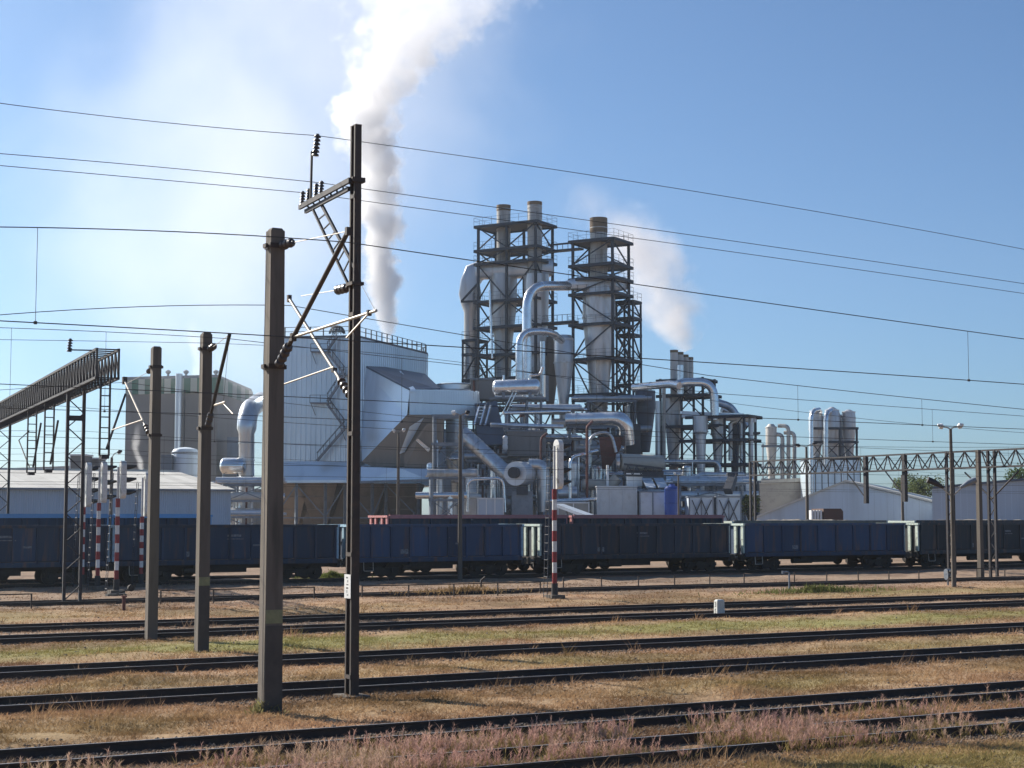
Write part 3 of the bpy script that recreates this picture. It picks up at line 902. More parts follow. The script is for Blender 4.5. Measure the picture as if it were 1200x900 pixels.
def ladder_post(root, top, length, wdir, width, mt, chord=.06):
    wd = Vector(wdir).normalized() * (width / 2)
    for e in (-1, 1):
        put(MB().beam(top + wd * e, top + wd * e - Vector((0, 0, length)), chord), 'chord', mt, root)
    f = None; z = .25
    while z < length:
        if f is None: f = put(MB().beam(top + wd - Vector((0, 0, z)), top - wd - Vector((0, 0, z)), .045), 'rung', mt, root); zf = z
        else: clone(f, (0, 0, zf - z))
        z += .42
    put(MB().box(top - Vector((0, 0, length + .04)), (.30, .42, .16), TROT), 'foot_shoe', mt, root)

# left portal
leg1 = G(84, 709); leg1.z = 0
s_l, p_l = tk_of(leg1)
zbt = W(85, 459, leg1.y).z                  # underside of the beam
TH, TW, BAY = 1.12, .85, .78
gl = thing('signal_bridge', 'dark lattice portal beam on legs rising from the left edge of the photo', 'portal', leg1)
GPv = Vector((-.403, .915, 0)).normalized(); GDv = Vector((GPv.y, -GPv.x, 0)); GROT = math.atan2(GDv.y, GDv.x)
t_end = min(np.linspace(0, 14, 800), key=lambda t: abs(600 + FPX * (leg1 - GPv * t + GDv * .42).x / (leg1 - GPv * t + GDv * .42).y - 137))
E0 = leg1 - GPv * t_end
def GT(ds, q, z): return Vector((E0.x, E0.y, 0)) + GDv * ds + GPv * q + Vector((0, 0, z))
nb = 60
for ds in (-TW / 2, TW / 2):
    for dz in (0, TH):
        put(MB().beam(GT(ds, 0, zbt + dz), GT(ds, nb * BAY, zbt + dz), .10), 'beam_chord', M['mast_b'], gl)
fv = fd = fx = None
for k in range(nb + 1):
    off = GPv * (BAY * k)
    for ds in (-TW / 2, TW / 2):
        if fv is None: fv = put(MB().beam(GT(ds, 0, zbt), GT(ds, 0, zbt + TH), .075), 'beam_vertical', M['mast_b'], gl); ds0 = ds
        else: clone(fv, off + GDv * (ds - ds0))
        if k < nb:
            if fd is None: fd = put(MB().beam(GT(ds, 0, zbt), GT(ds, BAY, zbt + TH), .06), 'beam_diagonal', M['mast_b'], gl)
            else: clone(fd, off + GDv * (ds - ds0))
    for dz in (0, TH):
        if fx is None: fx = put(MB().beam(GT(-TW / 2, 0, zbt), GT(TW / 2, 0, zbt), .05), 'beam_cross_tie', M['mast_b'], gl)
        else: clone(fx, off + Vector((0, 0, dz)))
lattice_leg(gl, leg1, zbt + TH, GDv, .68, .13, .62)
put(MB().box(leg1 + Vector((0, 0, W(85, 490, leg1.y).z)), (.55, .16, .22), GROT), 'tie_plate', M['mast_b'], gl)
t2_ = min(np.linspace(0, nb * BAY, 800), key=lambda t: abs(600 + FPX * GT(0, t, 0).x / GT(0, t, 0).y - 4))
lattice_leg(gl, GT(0, t2_, 0), zbt, GDv, .68, .13, .62)
tipz = zbt + TH + .03
put(MB().beam(GT(-TW / 2, .9, tipz), GT(-TW / 2 - .9, 1.1, tipz), .05), 'tip_bracket', M['mast_b'], gl)
q = GT(-TW / 2 - .9, 1.1, tipz)
put(insulator(MB(), q - Vector((0, 0, .08)), q + Vector((.05, 0, .45)), .11, 5), 'tip_insulator', M['insul'], gl, smooth=40)
for q, (pxx, pyb) in enumerate(((122, 534), (57, 551), (37, 554))):
    best = min(np.linspace(0, nb * BAY, 800), key=lambda t: abs(600 + FPX * GT(0, t, 0).x / GT(0, t, 0).y - pxx))
    tp = GT(0, best, zbt); Yq = tp.y
    ln = tp.z - W(pxx, pyb, Yq).z
    ladder_post(gl, tp, ln, GDv, .42 if q else .36, M['mast_b'], .07)
    lo = tp - Vector((0, 0, ln))
    if q == 0:
        put(MB().tube([lo + Vector((.1, 0, .3)), W(147, 462, Yq + 2.2)], .05, 6), 'stay_tube', M['mast_b'], gl)
    else:
        put(MB().tube([lo + Vector((.1, 0, .3)), W(pxx + 11, pyb - 58, Yq - 2.0)], .05, 6), 'stay_tube', M['mast_b'], gl)
        if q == 2:
            put(MB().tube([lo + Vector((-.1, 0, .3)), W(22, 516, Yq + 2), W(34, 505, Yq + .3)], .035, 6), 'stay_tube', M['mast_b'], gl)

# right portal
zr0 = 7.0
pr0 = tk_of(W(1290, 545, 92))[1]; sr0 = s_at(1200, tk_of(W(1200, 545, 100))[1])
aR = W(1200, 546, 100.0); s_r, p_r = tk_of(aR)
zr = aR.z
P_far = max(np.linspace(p_r, p_r + 60, 600), key=lambda pp: -abs(600 + FPX * Tk(s_r, pp).x / Tk(s_r, pp).y - 884))
P_near = p_r - 14
gr_ = thing('signal_bridge', 'long zigzag lattice portal beam crossing above the wagons at the right', 'portal', Tk(s_r, P_far, 0))
RH = 1.05
put(MB().beam(Tk(s_r, P_near, zr), Tk(s_r, P_far, zr), .11), 'beam_chord', M['mast_b'], gr_)
put(MB().beam(Tk(s_r - .55, P_near, zr), Tk(s_r - .55, P_far, zr), .09), 'beam_chord', M['mast_b'], gr_)
put(MB().beam(Tk(s_r - .27, P_near, zr + RH), Tk(s_r - .27, P_far, zr + RH), .11), 'beam_chord', M['mast_b'], gr_)
nbr = int((P_far - P_near) / .72); fz = {}
for k in range(nbr):
    a_ = P_near + k * .72; up = k % 2
    for j, ds in enumerate((0, -.55)):
        key = (up, j)
        z0_, z1_ = (zr, zr + RH) if up else (zr + RH, zr)
        d0_, d1_ = (ds, -.27) if up else (-.27, ds)
        if key not in fz: fz[key] = (put(MB().beam(Tk(s_r + d0_, a_, z0_), Tk(s_r + d1_, a_ + .72, z1_), .06), 'beam_diagonal', M['mast_b'], gr_), a_)
        else: clone(fz[key][0], PERP * (a_ - fz[key][1]))
for pxx, pyb, leg in ((1165, 0, 1), (1116, 0, 1), (1063, 588, 0), (1018, 590, 0), (885, 0, 1)):
    best = min(np.linspace(P_near, P_far, 800), key=lambda pp: abs(600 + FPX * Tk(s_r, pp).x / Tk(s_r, pp).y - pxx))
    tp = Tk(s_r - .27, best, zr)
    if leg:
        b0 = Vector((tp.x, tp.y, 0))
        lattice_leg(gr_, b0, zr + RH, PERP, .55, .15, .7)
        if pxx == 1165:
            put(MB().beam(b0 - DIR * 1.1 - Vector((0, 0, .1)), b0 - DIR * 1.1 + Vector((0, 0, zr + RH)), .30, .30, .24, .24), 'concrete_post', M['concrete'], gr_)
            for sg in (-1, 1):
                put(MB().tube([b0 + Vector((0, 0, 4.9)), b0 + PERP * (sg * -2.3) + Vector((0, 0, 6.6))], .05, 6), 'stay_tube', M['mast_b'], gr_)
    else:
        ln = tp.z - W(pxx, pyb, tp.y).z
        put(MB().beam(tp + Vector((0, 0, RH)), tp - Vector((0, 0, ln)), .26, .26), 'drop_post', M['mast_b'], gr_)
        put(MB().tube([tp - Vector((0, 0, ln - .3)), tp + PERP * 2.0 - Vector((0, 0, ln - 2.2))], .045, 6), 'stay_tube', M['mast_b'], gr_)

# ================================================================ colour light signals
def signal(base_px, top_py, label, Yb=None, head_px=30, big=True, n=9):
    Bp = G(*base_px); Yq = Bp.y
    zt = W(base_px[0], top_py, Yq).z
    zh = zt - head_px * Yq / FPX
    r_ = thing('light_signal', label, 'signal', Bp)
    put(MB().box(Bp + Vector((0, 0, .08)), (.7, .7, .3), TROT), 'foundation', M['concrete'], r_)
    put(MB().tube([Bp + Vector((0, 0, .15)), Bp + Vector((0, 0, .75))], .15, 12), 'post_base', M['black'], r_, smooth=40)
    seg = (zh - .75) / n
    fs = {}
    for k in range(n):
        key = 'red_stripe' if k % 2 == 0 else 'white_stripe'
        rad = .112 if k % 2 == 0 else .104
        if key not in fs:
            fs[key] = (put(MB().tube([Bp + Vector((0, 0, .75 + k * seg)), Bp + Vector((0, 0, .75 + (k + 1) * seg))], rad, 12), key, M['sig_red'] if k % 2 == 0 else M['sig_white'], r_, smooth=40), k)
        else: clone(fs[key][0], (0, 0, (k - fs[key][1]) * seg))
    put(MB().tube([Bp + Vector((0, 0, zh)), Bp + Vector((0, 0, zt - .3))], .06, 8), 'upper_post', M['sig_white'], r_, smooth=40)
    # lamp housing faces along the track (+DIR): seen nearly edge-on
    hc = Bp + DIR * .22 + Vector((0, 0, (zh + zt) / 2))
    hh = (zt - zh)
    hd = MB().box(hc, (.24, .52, hh - .5), TROT)
    hd.tube([hc + Vector((0, 0, hh / 2 - .25)) - DIR * .12, hc + Vector((0, 0, hh / 2 - .25)) + DIR * .12], .26, 14)
    hd.tube([hc - Vector((0, 0, hh / 2 - .25)) - DIR * .12, hc - Vector((0, 0, hh / 2 - .25)) + DIR * .12], .26, 14)
    hb = put(hd, 'lamp_housing', M['sig_white'], r_)
    nl = max(2, int(hh / .55))
    f0 = None
    for k in range(nl):
        zc = hc + DIR * .12 + Vector((0, 0, hh / 2 - .3 - k * (hh - .6) / max(1, nl - 1)))
        if f0 is None:
            f0 = put(MB().tube([zc, zc + DIR * .18, zc + DIR * .55 + Vector((0, 0, .06))], [.13, .13, .05], 10), 'lamp_hood', M['black'], hb, smooth=40); z0_ = zc
        else: clone(f0, zc - z0_)
    # ladder at the back
    lb = MB()
    for e in (-.16, .16): lb.tube([Bp - DIR * .5 + PERP * e, Bp - DIR * .28 + PERP * e + Vector((0, 0, zt - .6))], .018, 4)
    for k in range(int(zt / .38)):
        q = Bp - DIR * (.5 - .22 * k * .38 / zt) + Vector((0, 0, .3 + k * .38))
        lb.tube([q - PERP * .16, q + PERP * .16], .012, 4)
    put(lb, 'ladder', M['steel'], r_)
    return r_
signal((650, 703), 515, 'red and white banded signal post standing alone in front of the middle wagons', head_px=58)
signal((136, 697), 540, 'red and white signal post nearest the camera in the left group, beside small lever', head_px=44)
signal((114, 692), 541, 'red and white signal post second in the left group, right of portal leg', head_px=48)
signal((165, 689), 553, 'red and white signal post just left of the leftmost concrete pole', head_px=52)
signal((96, 690), 542, 'red and white signal post partly hidden behind the left portal leg', head_px=52)

# ================================================================ yard lamp posts
def lamp(base, top_z, label, heads=((-.75, .3, 1), (.75, .35, 0)), lower=None, r=.10, mt='concrete'):
    r_ = thing('lamp_post', label, 'lamp post', base)
    tp = Vector((base.x, base.y, top_z))
    put(MB().tube([base - Vector((0, 0, .2)), base + Vector((0, 0, top_z * .5)), tp], [r * 1.25, r, r * .75], 10), 'shaft', M[mt], r_, smooth=40)
    for dx, dz, wh in heads:
        e = tp + Vector((dx, 0, dz))
        put(MB().tube([tp, tp + Vector((dx * .5, 0, dz * .8)), e], .035, 6), 'lamp_arm', M['zinc'], r_)
        hd = put(MB().tube([e, e + Vector((dx * .35, 0, .06)), e + Vector((dx * .85, -.02, .12))], [.07, .15, .06], 10), 'lamp_head', M['white'] if wh else M['mast_b'], r_, smooth=40)
        put(MB().tube([e + Vector((dx * .1, 0, -.06)), e + Vector((dx * .6, 0, 0))], [.07, .09], 8), 'lamp_glass', M['lampglass'], hd, smooth=40)
    if lower:
        for sg in (-1, 1):
            c = Vector((base.x, base.y, lower)); e = c + Vector((sg * .55, 0, .5))
            put(MB().tube([c, e], .035, 6), 'flood_arm', M['zinc'], r_)
            put(MB().tube([e - Vector((sg * .1, 0, .02)), e + Vector((sg * .35, 0, .25)), e + Vector((sg * .75, 0, .42))], [.07, .16, .17], 10), 'flood_light', M['steel_l'] if sg > 0 else M['mast_b'], r_, smooth=40)
    return r_
b = G(539, 681); lamp(b, W(540, 487, b.y).z, 'tall lamp post with two heads before the blue wagon right of the steel mast', ((-.28, .12, 1), (.3, .12, 0)), r=.12)
b = G(1118, 688); lamp(b, W(1116, 503, b.y).z, 'tall lamp post with two white heads and V-shaped floodlights, before the right wagons', ((-.38, .12, 1), (.38, .14, 1)), lower=W(1117, 582, b.y).z, r=.105)
def far_lamp(px, py, Y, label, heads): 
    q = W(px, py, Y); lamp(Vector((q.x, Y, 0)), q.z, label, heads, r=.13)
far_lamp(467, 507, 128, 'thin lamp post with small white head before the brown hoppers', ((-.25, .1, 1), (.3, .15, 1)))
far_lamp(945, 524, 134, 'lamp post behind the wagons, in front of the three clustered silos', ((-.5, .1, 0), (.5, .25, 0)))
far_lamp(795, 557, 190, 'short lamp post beside the blue plastic tank', ((-.3, .15, 1),))
far_lamp(131, 536, 118, 'thin lamp post with dark tilted head between the left signals', ((.4, .35, 0),))
far_lamp(1057, 557, 140, 'thin lamp post in front of the gabled warehouse, near its right end', ((.3, .15, 1),))

# ================================================================ small yard furniture
def pipe_rail(px0, px1, p, label, h=.62, gap=2.35):
    s0, s1 = s_at(px0, p), s_at(px1, p)
    r_ = thing('pipe_railing', label, 'railing', Tk(s0, p, 0), TROT)
    n = int((s1 - s0) / gap)
    put(MB().tube([(0, 0, h), (n * gap, 0, h)], .028, 6), 'rail_pipe', M['mast'], r_, local=True)
    f = None
    for k in range(n + 1):
        if f is None: f = put(MB().tube([(0, 0, -.1), (0, 0, h + .02)], .035, 6), 'post', M['mast'], r_, local=True)
        else: clone(f, (k * gap, 0, 0))
pipe_rail(-30, 70, 68.2, 'low rusty pipe railing at the left edge, by the portal leg')
pipe_rail(190, 400, 68.6, 'low rusty pipe railing behind the three concrete poles')
pipe_rail(425, 636, 68.6, 'low rusty pipe railing between the steel mast and the lone signal')
pipe_rail(660, 885, 73.5, 'low rusty pipe railing before the middle wagons, right of the lone signal')
pipe_rail(930, 1230, 73.5, 'low rusty pipe railing before the right wagons')

def glyph(txt, size, mtx, parent, m_):
    cu = bpy.data.curves.new('digit', 'FONT'); cu.body = txt; cu.size = size; cu.extrude = .002
    cu.align_x = 'CENTER'
    o = bpy.data.objects.new('digit', cu); col.objects.link(o)
    bpy.context.view_layer.update()
    me = bpy.data.meshes.new_from_object(o.evaluated_get(bpy.context.evaluated_depsgraph_get()))
    bpy.data.objects.remove(o)
    me.materials.clear(); me.materials.append(m_)
    ob = bpy.data.objects.new('digit', me); col.objects.link(ob)
    ob.parent = parent; ob.matrix_local = mtx
    return ob
bp_ = G(843, 722)
hm = thing('marker_stone', 'small white numbered marker stone beside the fifth track', 'marker stone', bp_, TROT - R(8))
st = put(MB().beam((0, 0, -.2), (0, 0, .58), .34, .27, .31, .25, up=(0, 1, 0)), 'stone', M['stonew'], hm, local=True)
put(MB().beam((0, 0, .5805), (0, 0, .63), .31, .25, .22, .16, up=(0, 1, 0)), 'chamfer_cap', M['stonew'], hm, local=True)
for t_, z_ in (('3', .36), ('5', .10)):
    glyph(t_, .26, Matrix.Translation((-.168, 0, z_)) @ Matrix.Rotation(R(-90), 4, 'Z') @ Matrix.Rotation(R(90), 4, 'X'), st, M['black'])
    glyph(t_, .24, Matrix.Translation((0, -.142, z_)) @ Matrix.Rotation(R(90), 4, 'X'), st, M['stonew'])

b = G(145, 716)
q_ = thing('rusty_stub_post', 'short rusty orange stub post in the grass left of the concrete poles', 'post', b)
put(MB().tube([b - Vector((0, 0, .1)), b + Vector((0, 0, .55))], .07, 8), 'post', M['redbrown'], q_, smooth=40)
put(MB().box(b + Vector((0, 0, .58)), (.2, .16, .06), TROT), 'cap', M['redbrown'], q_)
b = G(136, 700)
q_ = thing('switch_lever', 'dark point lever with weight on the ground at the foot of left signals', 'lever', b)
put(MB().box(b + Vector((0, 0, .08)), (.9, .45, .16), TROT), 'lever_box', M['black'], q_)
put(MB().tube([b + Vector((0, 0, .15)), b + DIR * .75 + Vector((0, 0, .42))], .03, 6), 'lever_arm', M['under'], q_)
put(MB().tube([b + DIR * .7 - PERP * .1 + Vector((0, 0, .42)), b + DIR * .7 + PERP * .1 + Vector((0, 0, .42))], .16, 12), 'weight', M['under'], q_, smooth=40)
b = G(1111, 687)
q_ = thing('dwarf_signal', 'small grey dwarf signal at the foot of the right lamp post', 'signal', b)
put(MB().tube([b, b + Vector((0, 0, .35))], .05, 8), 'stem', M['steel_l'], q_)
hs = MB()
for dz in (.52, .78): hs.tube([b + Vector((0, 0, dz)) - DIR * .14, b + Vector((0, 0, dz)) + DIR * .14], .17, 14)
put(hs.box(b + Vector((0, 0, .65)), (.279, .33, .3), TROT), 'housing', M['steel_l'], q_)
for dz in (.52, .78):
    put(MB().tube([b + Vector((0, 0, dz)) - PERP * .17, b + Vector((0, 0, dz)) - PERP * .30 + Vector((0, 0, .02))], [.09, .10], 10), 'lamp_hood', M['black'], q_)
b = G(925, 693)
q_ = thing('stand_pipe', 'pale stand pipe with bent top among the green weeds', 'stand pipe', b)
put(MB().tube(bend([b - Vector((0, 0, .1)), b + Vector((0, 0, .98)), b + Vector((-.28, 0, .98))], .1), .045, 8), 'pipe', M['steel_l'], q_, smooth=40)
put(MB().box(b + Vector((-.3, 0, .96)), (.12, .12, .14)), 'nozzle', M['steel_l'], q_)
b = G(563, 690)
q_ = thing('rusty_stub_post', 'bent rusty stub post by the railing left of the lone signal', 'post', b)
put(MB().tube([b - Vector((0, 0, .1)), b + Vector((.05, 0, .45)), b + Vector((.25, 0, .62))], .05, 8), 'post', M['mast'], q_, smooth=40)

# ================================================================ open freight wagons
def wagon(label, px_left, p, Lb, paint, end_mat, top_mat=None, H=3.25, load=None, nb=9, text=True, detail=True, ends='ribs', tophat=False):
    """Lb: length over the body; px_left: pixel column of the body's left end"""
    top_mat = top_mat or paint
    s0 = s_at(px_left, p)
    r_ = thing('open_wagon', label, 'freight wagon', Tk(s0, p, RAILH), TROT, 'open wagons standing on the far tracks')
    z0, z1 = 1.10, H - RAILH
    hw = 1.42
    bw = Lb / nb
    P = lambda mb, nm, m_, par=None, **k: put(mb, nm, m_, par or r_, local=True, **k)
    wall = put(MB().box((Lb / 2, hw, (z0 + z1) / 2), (Lb, .06, z1 - z0)), 'far_side_wall', paint, r_, local=True)
    fp = fr_ = None
    for k in range(nb):
        if fp is None: fp = P(MB().box((bw / 2, -hw, (z0 + z1) / 2 + .05), (bw - .13, .05, z1 - z0 - .24)), 'side_panel', paint)
        else: clone(fp, (k * bw, random.uniform(-.012, .012), 0))
    for k in range(nb + 1):
        x = min(max(k * bw, .07), Lb - .07)
        if fr_ is None: fr_ = P(MB().prism([(x - .075, -hw + .02, z0), (x - .055, -hw - .11, z0), (x + .055, -hw - .11, z0), (x + .075, -hw + .02, z0)], (0, 0, z1 - z0 - .06)), 'side_rib', paint); x0 = x
        else: clone(fr_, (x - x0, 0, 0))
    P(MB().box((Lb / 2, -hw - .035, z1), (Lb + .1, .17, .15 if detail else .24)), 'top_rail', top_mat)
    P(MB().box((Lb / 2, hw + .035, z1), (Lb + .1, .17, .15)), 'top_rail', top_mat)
    P(MB().box((Lb / 2, -hw - .03, z0 - .02), (Lb + .12, .16, .26)), 'side_sill', paint)
    P(MB().box((Lb / 2, 0, z0 + .02), (Lb, 2 * hw - .08, .10)), 'floor', M['under'])
    P(MB().box((Lb / 2, 0, .86), (Lb + .2, .55, .32)), 'centre_sill', M['under'])
    for xe, dx in ((0, -1), (Lb, 1)):
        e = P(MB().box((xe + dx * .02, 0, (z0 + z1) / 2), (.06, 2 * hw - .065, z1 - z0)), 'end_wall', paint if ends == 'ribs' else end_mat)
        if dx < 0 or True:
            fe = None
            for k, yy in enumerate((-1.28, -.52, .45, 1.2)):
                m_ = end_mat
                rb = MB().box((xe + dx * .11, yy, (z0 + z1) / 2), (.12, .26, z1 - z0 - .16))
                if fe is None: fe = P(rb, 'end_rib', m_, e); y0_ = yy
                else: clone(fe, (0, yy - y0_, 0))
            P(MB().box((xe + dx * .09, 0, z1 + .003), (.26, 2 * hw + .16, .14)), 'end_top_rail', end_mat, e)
        P(MB().box((xe + dx * .18, 0, .90), (.22, 2.7, .42)), 'headstock', M['under'])
        for yy in (-.875, .875):
            bf = P(MB().tube([(xe + dx * .28, yy, .89), (xe + dx * .60, yy, .89)], .10, 12), 'buffer', M['buffer'], smooth=40)
            P(MB().tube([(xe + dx * .602, yy, .89), (xe + dx * .62, yy, .89), (xe + dx * .645, yy, .89)], [.23, .23, .16], 16), 'buffer_head', M['buffer'], bf, smooth=40)
        if dx < 0 and detail:
            P(MB().tube(bend([(xe - .16, -1.36, 1.25), (xe - .34, -1.40, 1.25), (xe - .34, -1.40, 2.1), (xe - .16, -1.36, 2.1)], .08), .018, 6), 'grab_handle', M['zinc'])
    # bogies
    for xb in (1.95, Lb - 1.95):
        bg_ = P(MB().box((xb, 0, .58), (.5, 2.0, .22)).box((xb, -.99, .50), (2.5, .14, .22)).box((xb, .99, .50), (2.5, .14, .22)).box((xb, -.99, .36), (.7, .2, .3)), 'bogie', M['under'])
        fw = None
        for xa in (-.9, .9):
            for yy in (-.75, .75):
                if fw is None:
                    fw = P(MB().tube([(xb + xa, yy - .065, .46), (xb + xa, yy + .065, .46)], .46, 22), 'wheel', M['under'], bg_, smooth=40); f0 = (xa, yy)
                else: clone(fw, (xa - f0[0], yy - f0[1], 0))
            P(MB().tube([(xb + xa, -.75, .46), (xb + xa, .75, .46)], .08, 8), 'axle', M['under'], bg_)
            P(MB().box((xb + xa, -1.02, .46), (.30, .24, .28)), 'axle_box', M['under'], bg_)
    if detail:
        P(MB().box((Lb * .5, -.9, .72), (2.2, .5, .42)).box((Lb * .38, -1.2, .8), (.9, .25, .25)), 'brake_gear', M['under'])
        P(MB().tube([(Lb * .30, -1.1, .62), (Lb * .42, -1.1, .62)], .18, 10), 'air_tank', M['under'], smooth=40)
        P(MB().tube(bend([(.75, -1.46, 1.0), (.75, -1.5, .45), (1.35, -1.5, .45), (1.35, -1.46, 1.0)], .06), .024, 6), 'step', M['zinc'])
    if text:
        for q, (fx_, z_, w_, h_) in enumerate(((.52, 2.55, .8, .12), (.525, 2.36, .95, .05), (.30, 1.55, .5, .28), (.62, 2.0, .45, .1))):
            P(MB().box((Lb * fx_, -hw - .028, z_), (w_, .004, h_)), 'stencil_marking', M['stencil'])
    if load:
        n1, n2 = 40, 8
        vs, fs = [], []
        for i in range(n1 + 1):
            for j in range(n2 + 1):
                x = .1 + (Lb - .2) * i / n1; y = -hw + .06 + (2 * hw - .12) * j / n2
                prof = math.sin(math.pi * j / n2) ** .7 * (math.sin(math.pi * min(1, max(0, i / n1))) ** .35)
                vs.append((x, y, z1 - .12 + load * prof + (random.random() - .5) * .13 * (0 < j < n2)))
        for i in range(n1):
            for j in range(n2):
                a_ = i * (n2 + 1) + j
                fs.append((a_, a_ + n2 + 1, a_ + n2 + 2, a_ + 1))
        o = P(MB().add(vs, fs), 'load_heap', M['load'])
    return r_

FR, BR = TRACKS[7], TRACKS[8]
def s_w(px_l, px_r, p): return s_at(px_r, p) - s_at(px_l, p)
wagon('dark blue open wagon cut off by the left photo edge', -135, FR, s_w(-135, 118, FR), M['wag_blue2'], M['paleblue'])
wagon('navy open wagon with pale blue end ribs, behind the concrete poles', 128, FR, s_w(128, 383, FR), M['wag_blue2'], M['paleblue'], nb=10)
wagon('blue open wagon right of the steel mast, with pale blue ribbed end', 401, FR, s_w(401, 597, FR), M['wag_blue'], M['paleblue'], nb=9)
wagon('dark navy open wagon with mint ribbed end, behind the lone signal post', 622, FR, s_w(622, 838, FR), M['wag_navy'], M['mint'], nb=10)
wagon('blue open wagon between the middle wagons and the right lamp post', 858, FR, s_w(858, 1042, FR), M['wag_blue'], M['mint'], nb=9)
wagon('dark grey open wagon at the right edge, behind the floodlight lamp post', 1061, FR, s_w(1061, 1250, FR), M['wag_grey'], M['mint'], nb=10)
wagon('back row wagon with sky-blue rim coloured as sunlit, before the white warehouse', -60, BR, s_w(-60, 117, BR), M['wag_blue2'], M['wag_sky_lit'], M['wag_sky_lit'], H=3.82, text=False, detail=False)
wagon('second back row wagon with sky-blue rim coloured as sunlit, ending by the middle concrete pole', 127, BR, s_w(127, 236, BR), M['wag_blue2'], M['wag_sky_lit'], M['wag_sky_lit'], H=3.82, text=False, detail=False)
wagon('back row wagon with red rim coloured pinkish as sunlit, left one of the two', 446, BR, s_w(446, 650, BR), M['wag_navy'], M['wag_red_lit'], M['wag_red_lit'], H=3.78, text=False, detail=False)  # bright rim over navy sides puts sun and shade into the paint
wagon('back row wagon with red rim coloured pinkish as sunlit, right one of the two', 660, BR, s_w(660, 832, BR), M['wag_navy'], M['wag_red_lit'], M['wag_red_lit'], H=3.78, text=False, detail=False)
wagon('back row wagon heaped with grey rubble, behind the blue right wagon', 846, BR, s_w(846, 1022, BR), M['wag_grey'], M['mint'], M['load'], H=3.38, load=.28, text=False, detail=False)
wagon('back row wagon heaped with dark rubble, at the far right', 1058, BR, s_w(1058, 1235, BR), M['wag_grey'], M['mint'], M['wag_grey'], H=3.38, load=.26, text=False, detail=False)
# ================================================================ the plant: frames of reference
EXv = Vector((math.cos(R(-30)), math.sin(R(-30)), 0)); EYv = Vector((-EXv.y, EXv.x, 0))
PRZ = R(-30)
N1 = W(628, HOR, 240); N1.z = 0
def Pt(a, b_, z): return N1 + EXv * a + EYv * b_ + Vector((0, 0, z))
def zt_(px, py, Y): return W(px, py, Y).z
mpp = lambda Y: Y / FPX

def frame_tower(root, a0, a1, b0, b1, levels, amid=(), cw=.34, mt=None, deck=True, over=.5, rail_l=True, ztop=None, brace=True, zlow=0.0):
    """steel tower: columns at the grid lines, a deck at each level, diagonals between"""
    mt = mt or M['steel']
    A = [a0, *amid, a1]
    ztop = ztop or levels[0]
    fc = None
    for a in A:
        for b_ in (b0, b1):
            if fc is None:
                fc = put(MB().beam(Pt(a, b_, zlow), Pt(a, b_, ztop), cw, cw, up=EYv), 'column', mt, root); c0 = Pt(a, b_, 0)
            else: clone(fc, Pt(a, b_, 0) - c0)
    lv = sorted(levels)
    for i, z in enumerate(lv):
        if deck:
            put(MB().box(Pt((a0 + a1) / 2, (b0 + b1) / 2, z - .12), (a1 - a0 + 2 * over, b1 - b0 + 2 * over, .16), PRZ), 'platform', mt, root)
            eb = MB()
            c4 = [Pt(a0 - over, b0 - over, z - .2), Pt(a1 + over, b0 - over, z - .2), Pt(a1 + over, b1 + over, z - .2), Pt(a0 - over, b1 + over, z - .2)]
            for q in range(4):
                put(MB().beam(c4[q], c4[(q + 1) % 4], .14, .42), 'edge_beam', mt, root)
            if rail_l:
                rb = MB()
                for q in range(4):
                    A0, A1 = c4[q] + Vector((0, 0, .3)), c4[(q + 1) % 4] + Vector((0, 0, .3))
                    for hz in (.55, 1.1): rb.beam(A0 + Vector((0, 0, hz)), A1 + Vector((0, 0, hz)), .03)
                    m_ = max(2, int((A1 - A0).length / 1.5))
                    for k in range(m_): 
                        t = A0.lerp(A1, k / m_); rb.beam(t, t + Vector((0, 0, 1.1)), .035)
                put(rb, 'railing', mt, root, kind='stuff')
        if brace and i + 1 < len(lv):
            za, zb_ = z + .1, lv[i + 1] - .3
            faces = [((A[k], b0), (A[k + 1], b0)) for k in range(len(A) - 1)] + [((a1, b0), (a1, b1)), ((a0, b0), (a0, b1))] + [((A[k], b1), (A[k + 1], b1)) for k in range(len(A) - 1)]
            for k, (u, v_) in enumerate(faces):
                if (i + k) % 2: u, v_ = v_, u
                put(MB().beam(Pt(*u, za), Pt(*v_, zb_), .17), 'brace', mt, root)

# ================================================================ dryer towers with stacks
z628 = lambda py: zt_(628, py, 240)
t1 = thing('steel_tower', 'dark steel tower with stacked platforms carrying two stacks, left of the pair', 'steel tower', Pt(0, 0, 0))
frame_tower(t1, -10.0, 0, 0, 5.3, [z628(y) for y in (258, 287, 303, 348, 379, 412, 440, 475, 520)], amid=(-5.0,))
z719 = lambda py: zt_(719, py, 233.6)
t2 = thing('steel_tower', 'dark steel tower around the single stained stack, right of the pair', 'steel tower', Pt(12.8, 0, 0))
frame_tower(t2, 6.3, 12.8, 0, 5.4, [z719(y) for y in (278, 307, 323, 341, 377, 418, 460, 500)])
# side frame with stairs right of it
t3 = thing('stair_tower', 'narrow open stair frame attached to the right side of the steel tower', 'stair tower', Pt(13, 7.6, 0))
frame_tower(t3, 10.5, 13.2, 5.9, 8.6, [z719(y) for y in (346, 366, 386, 417, 446, 480)], cw=.24, over=.1, brace=True)
zz_ = [z719(y) for y in (480, 446, 417, 386, 366, 346)]
for k in range(5):
    e = 1 if k % 2 else -1
    put(MB().beam(Pt(11.85 - e * 1.1, 5.6, zz_[k]), Pt(11.85 + e * 1.1, 5.6, zz_[k + 1] - .2), .5, .22), 'stair_flight', M['steel'], t3)
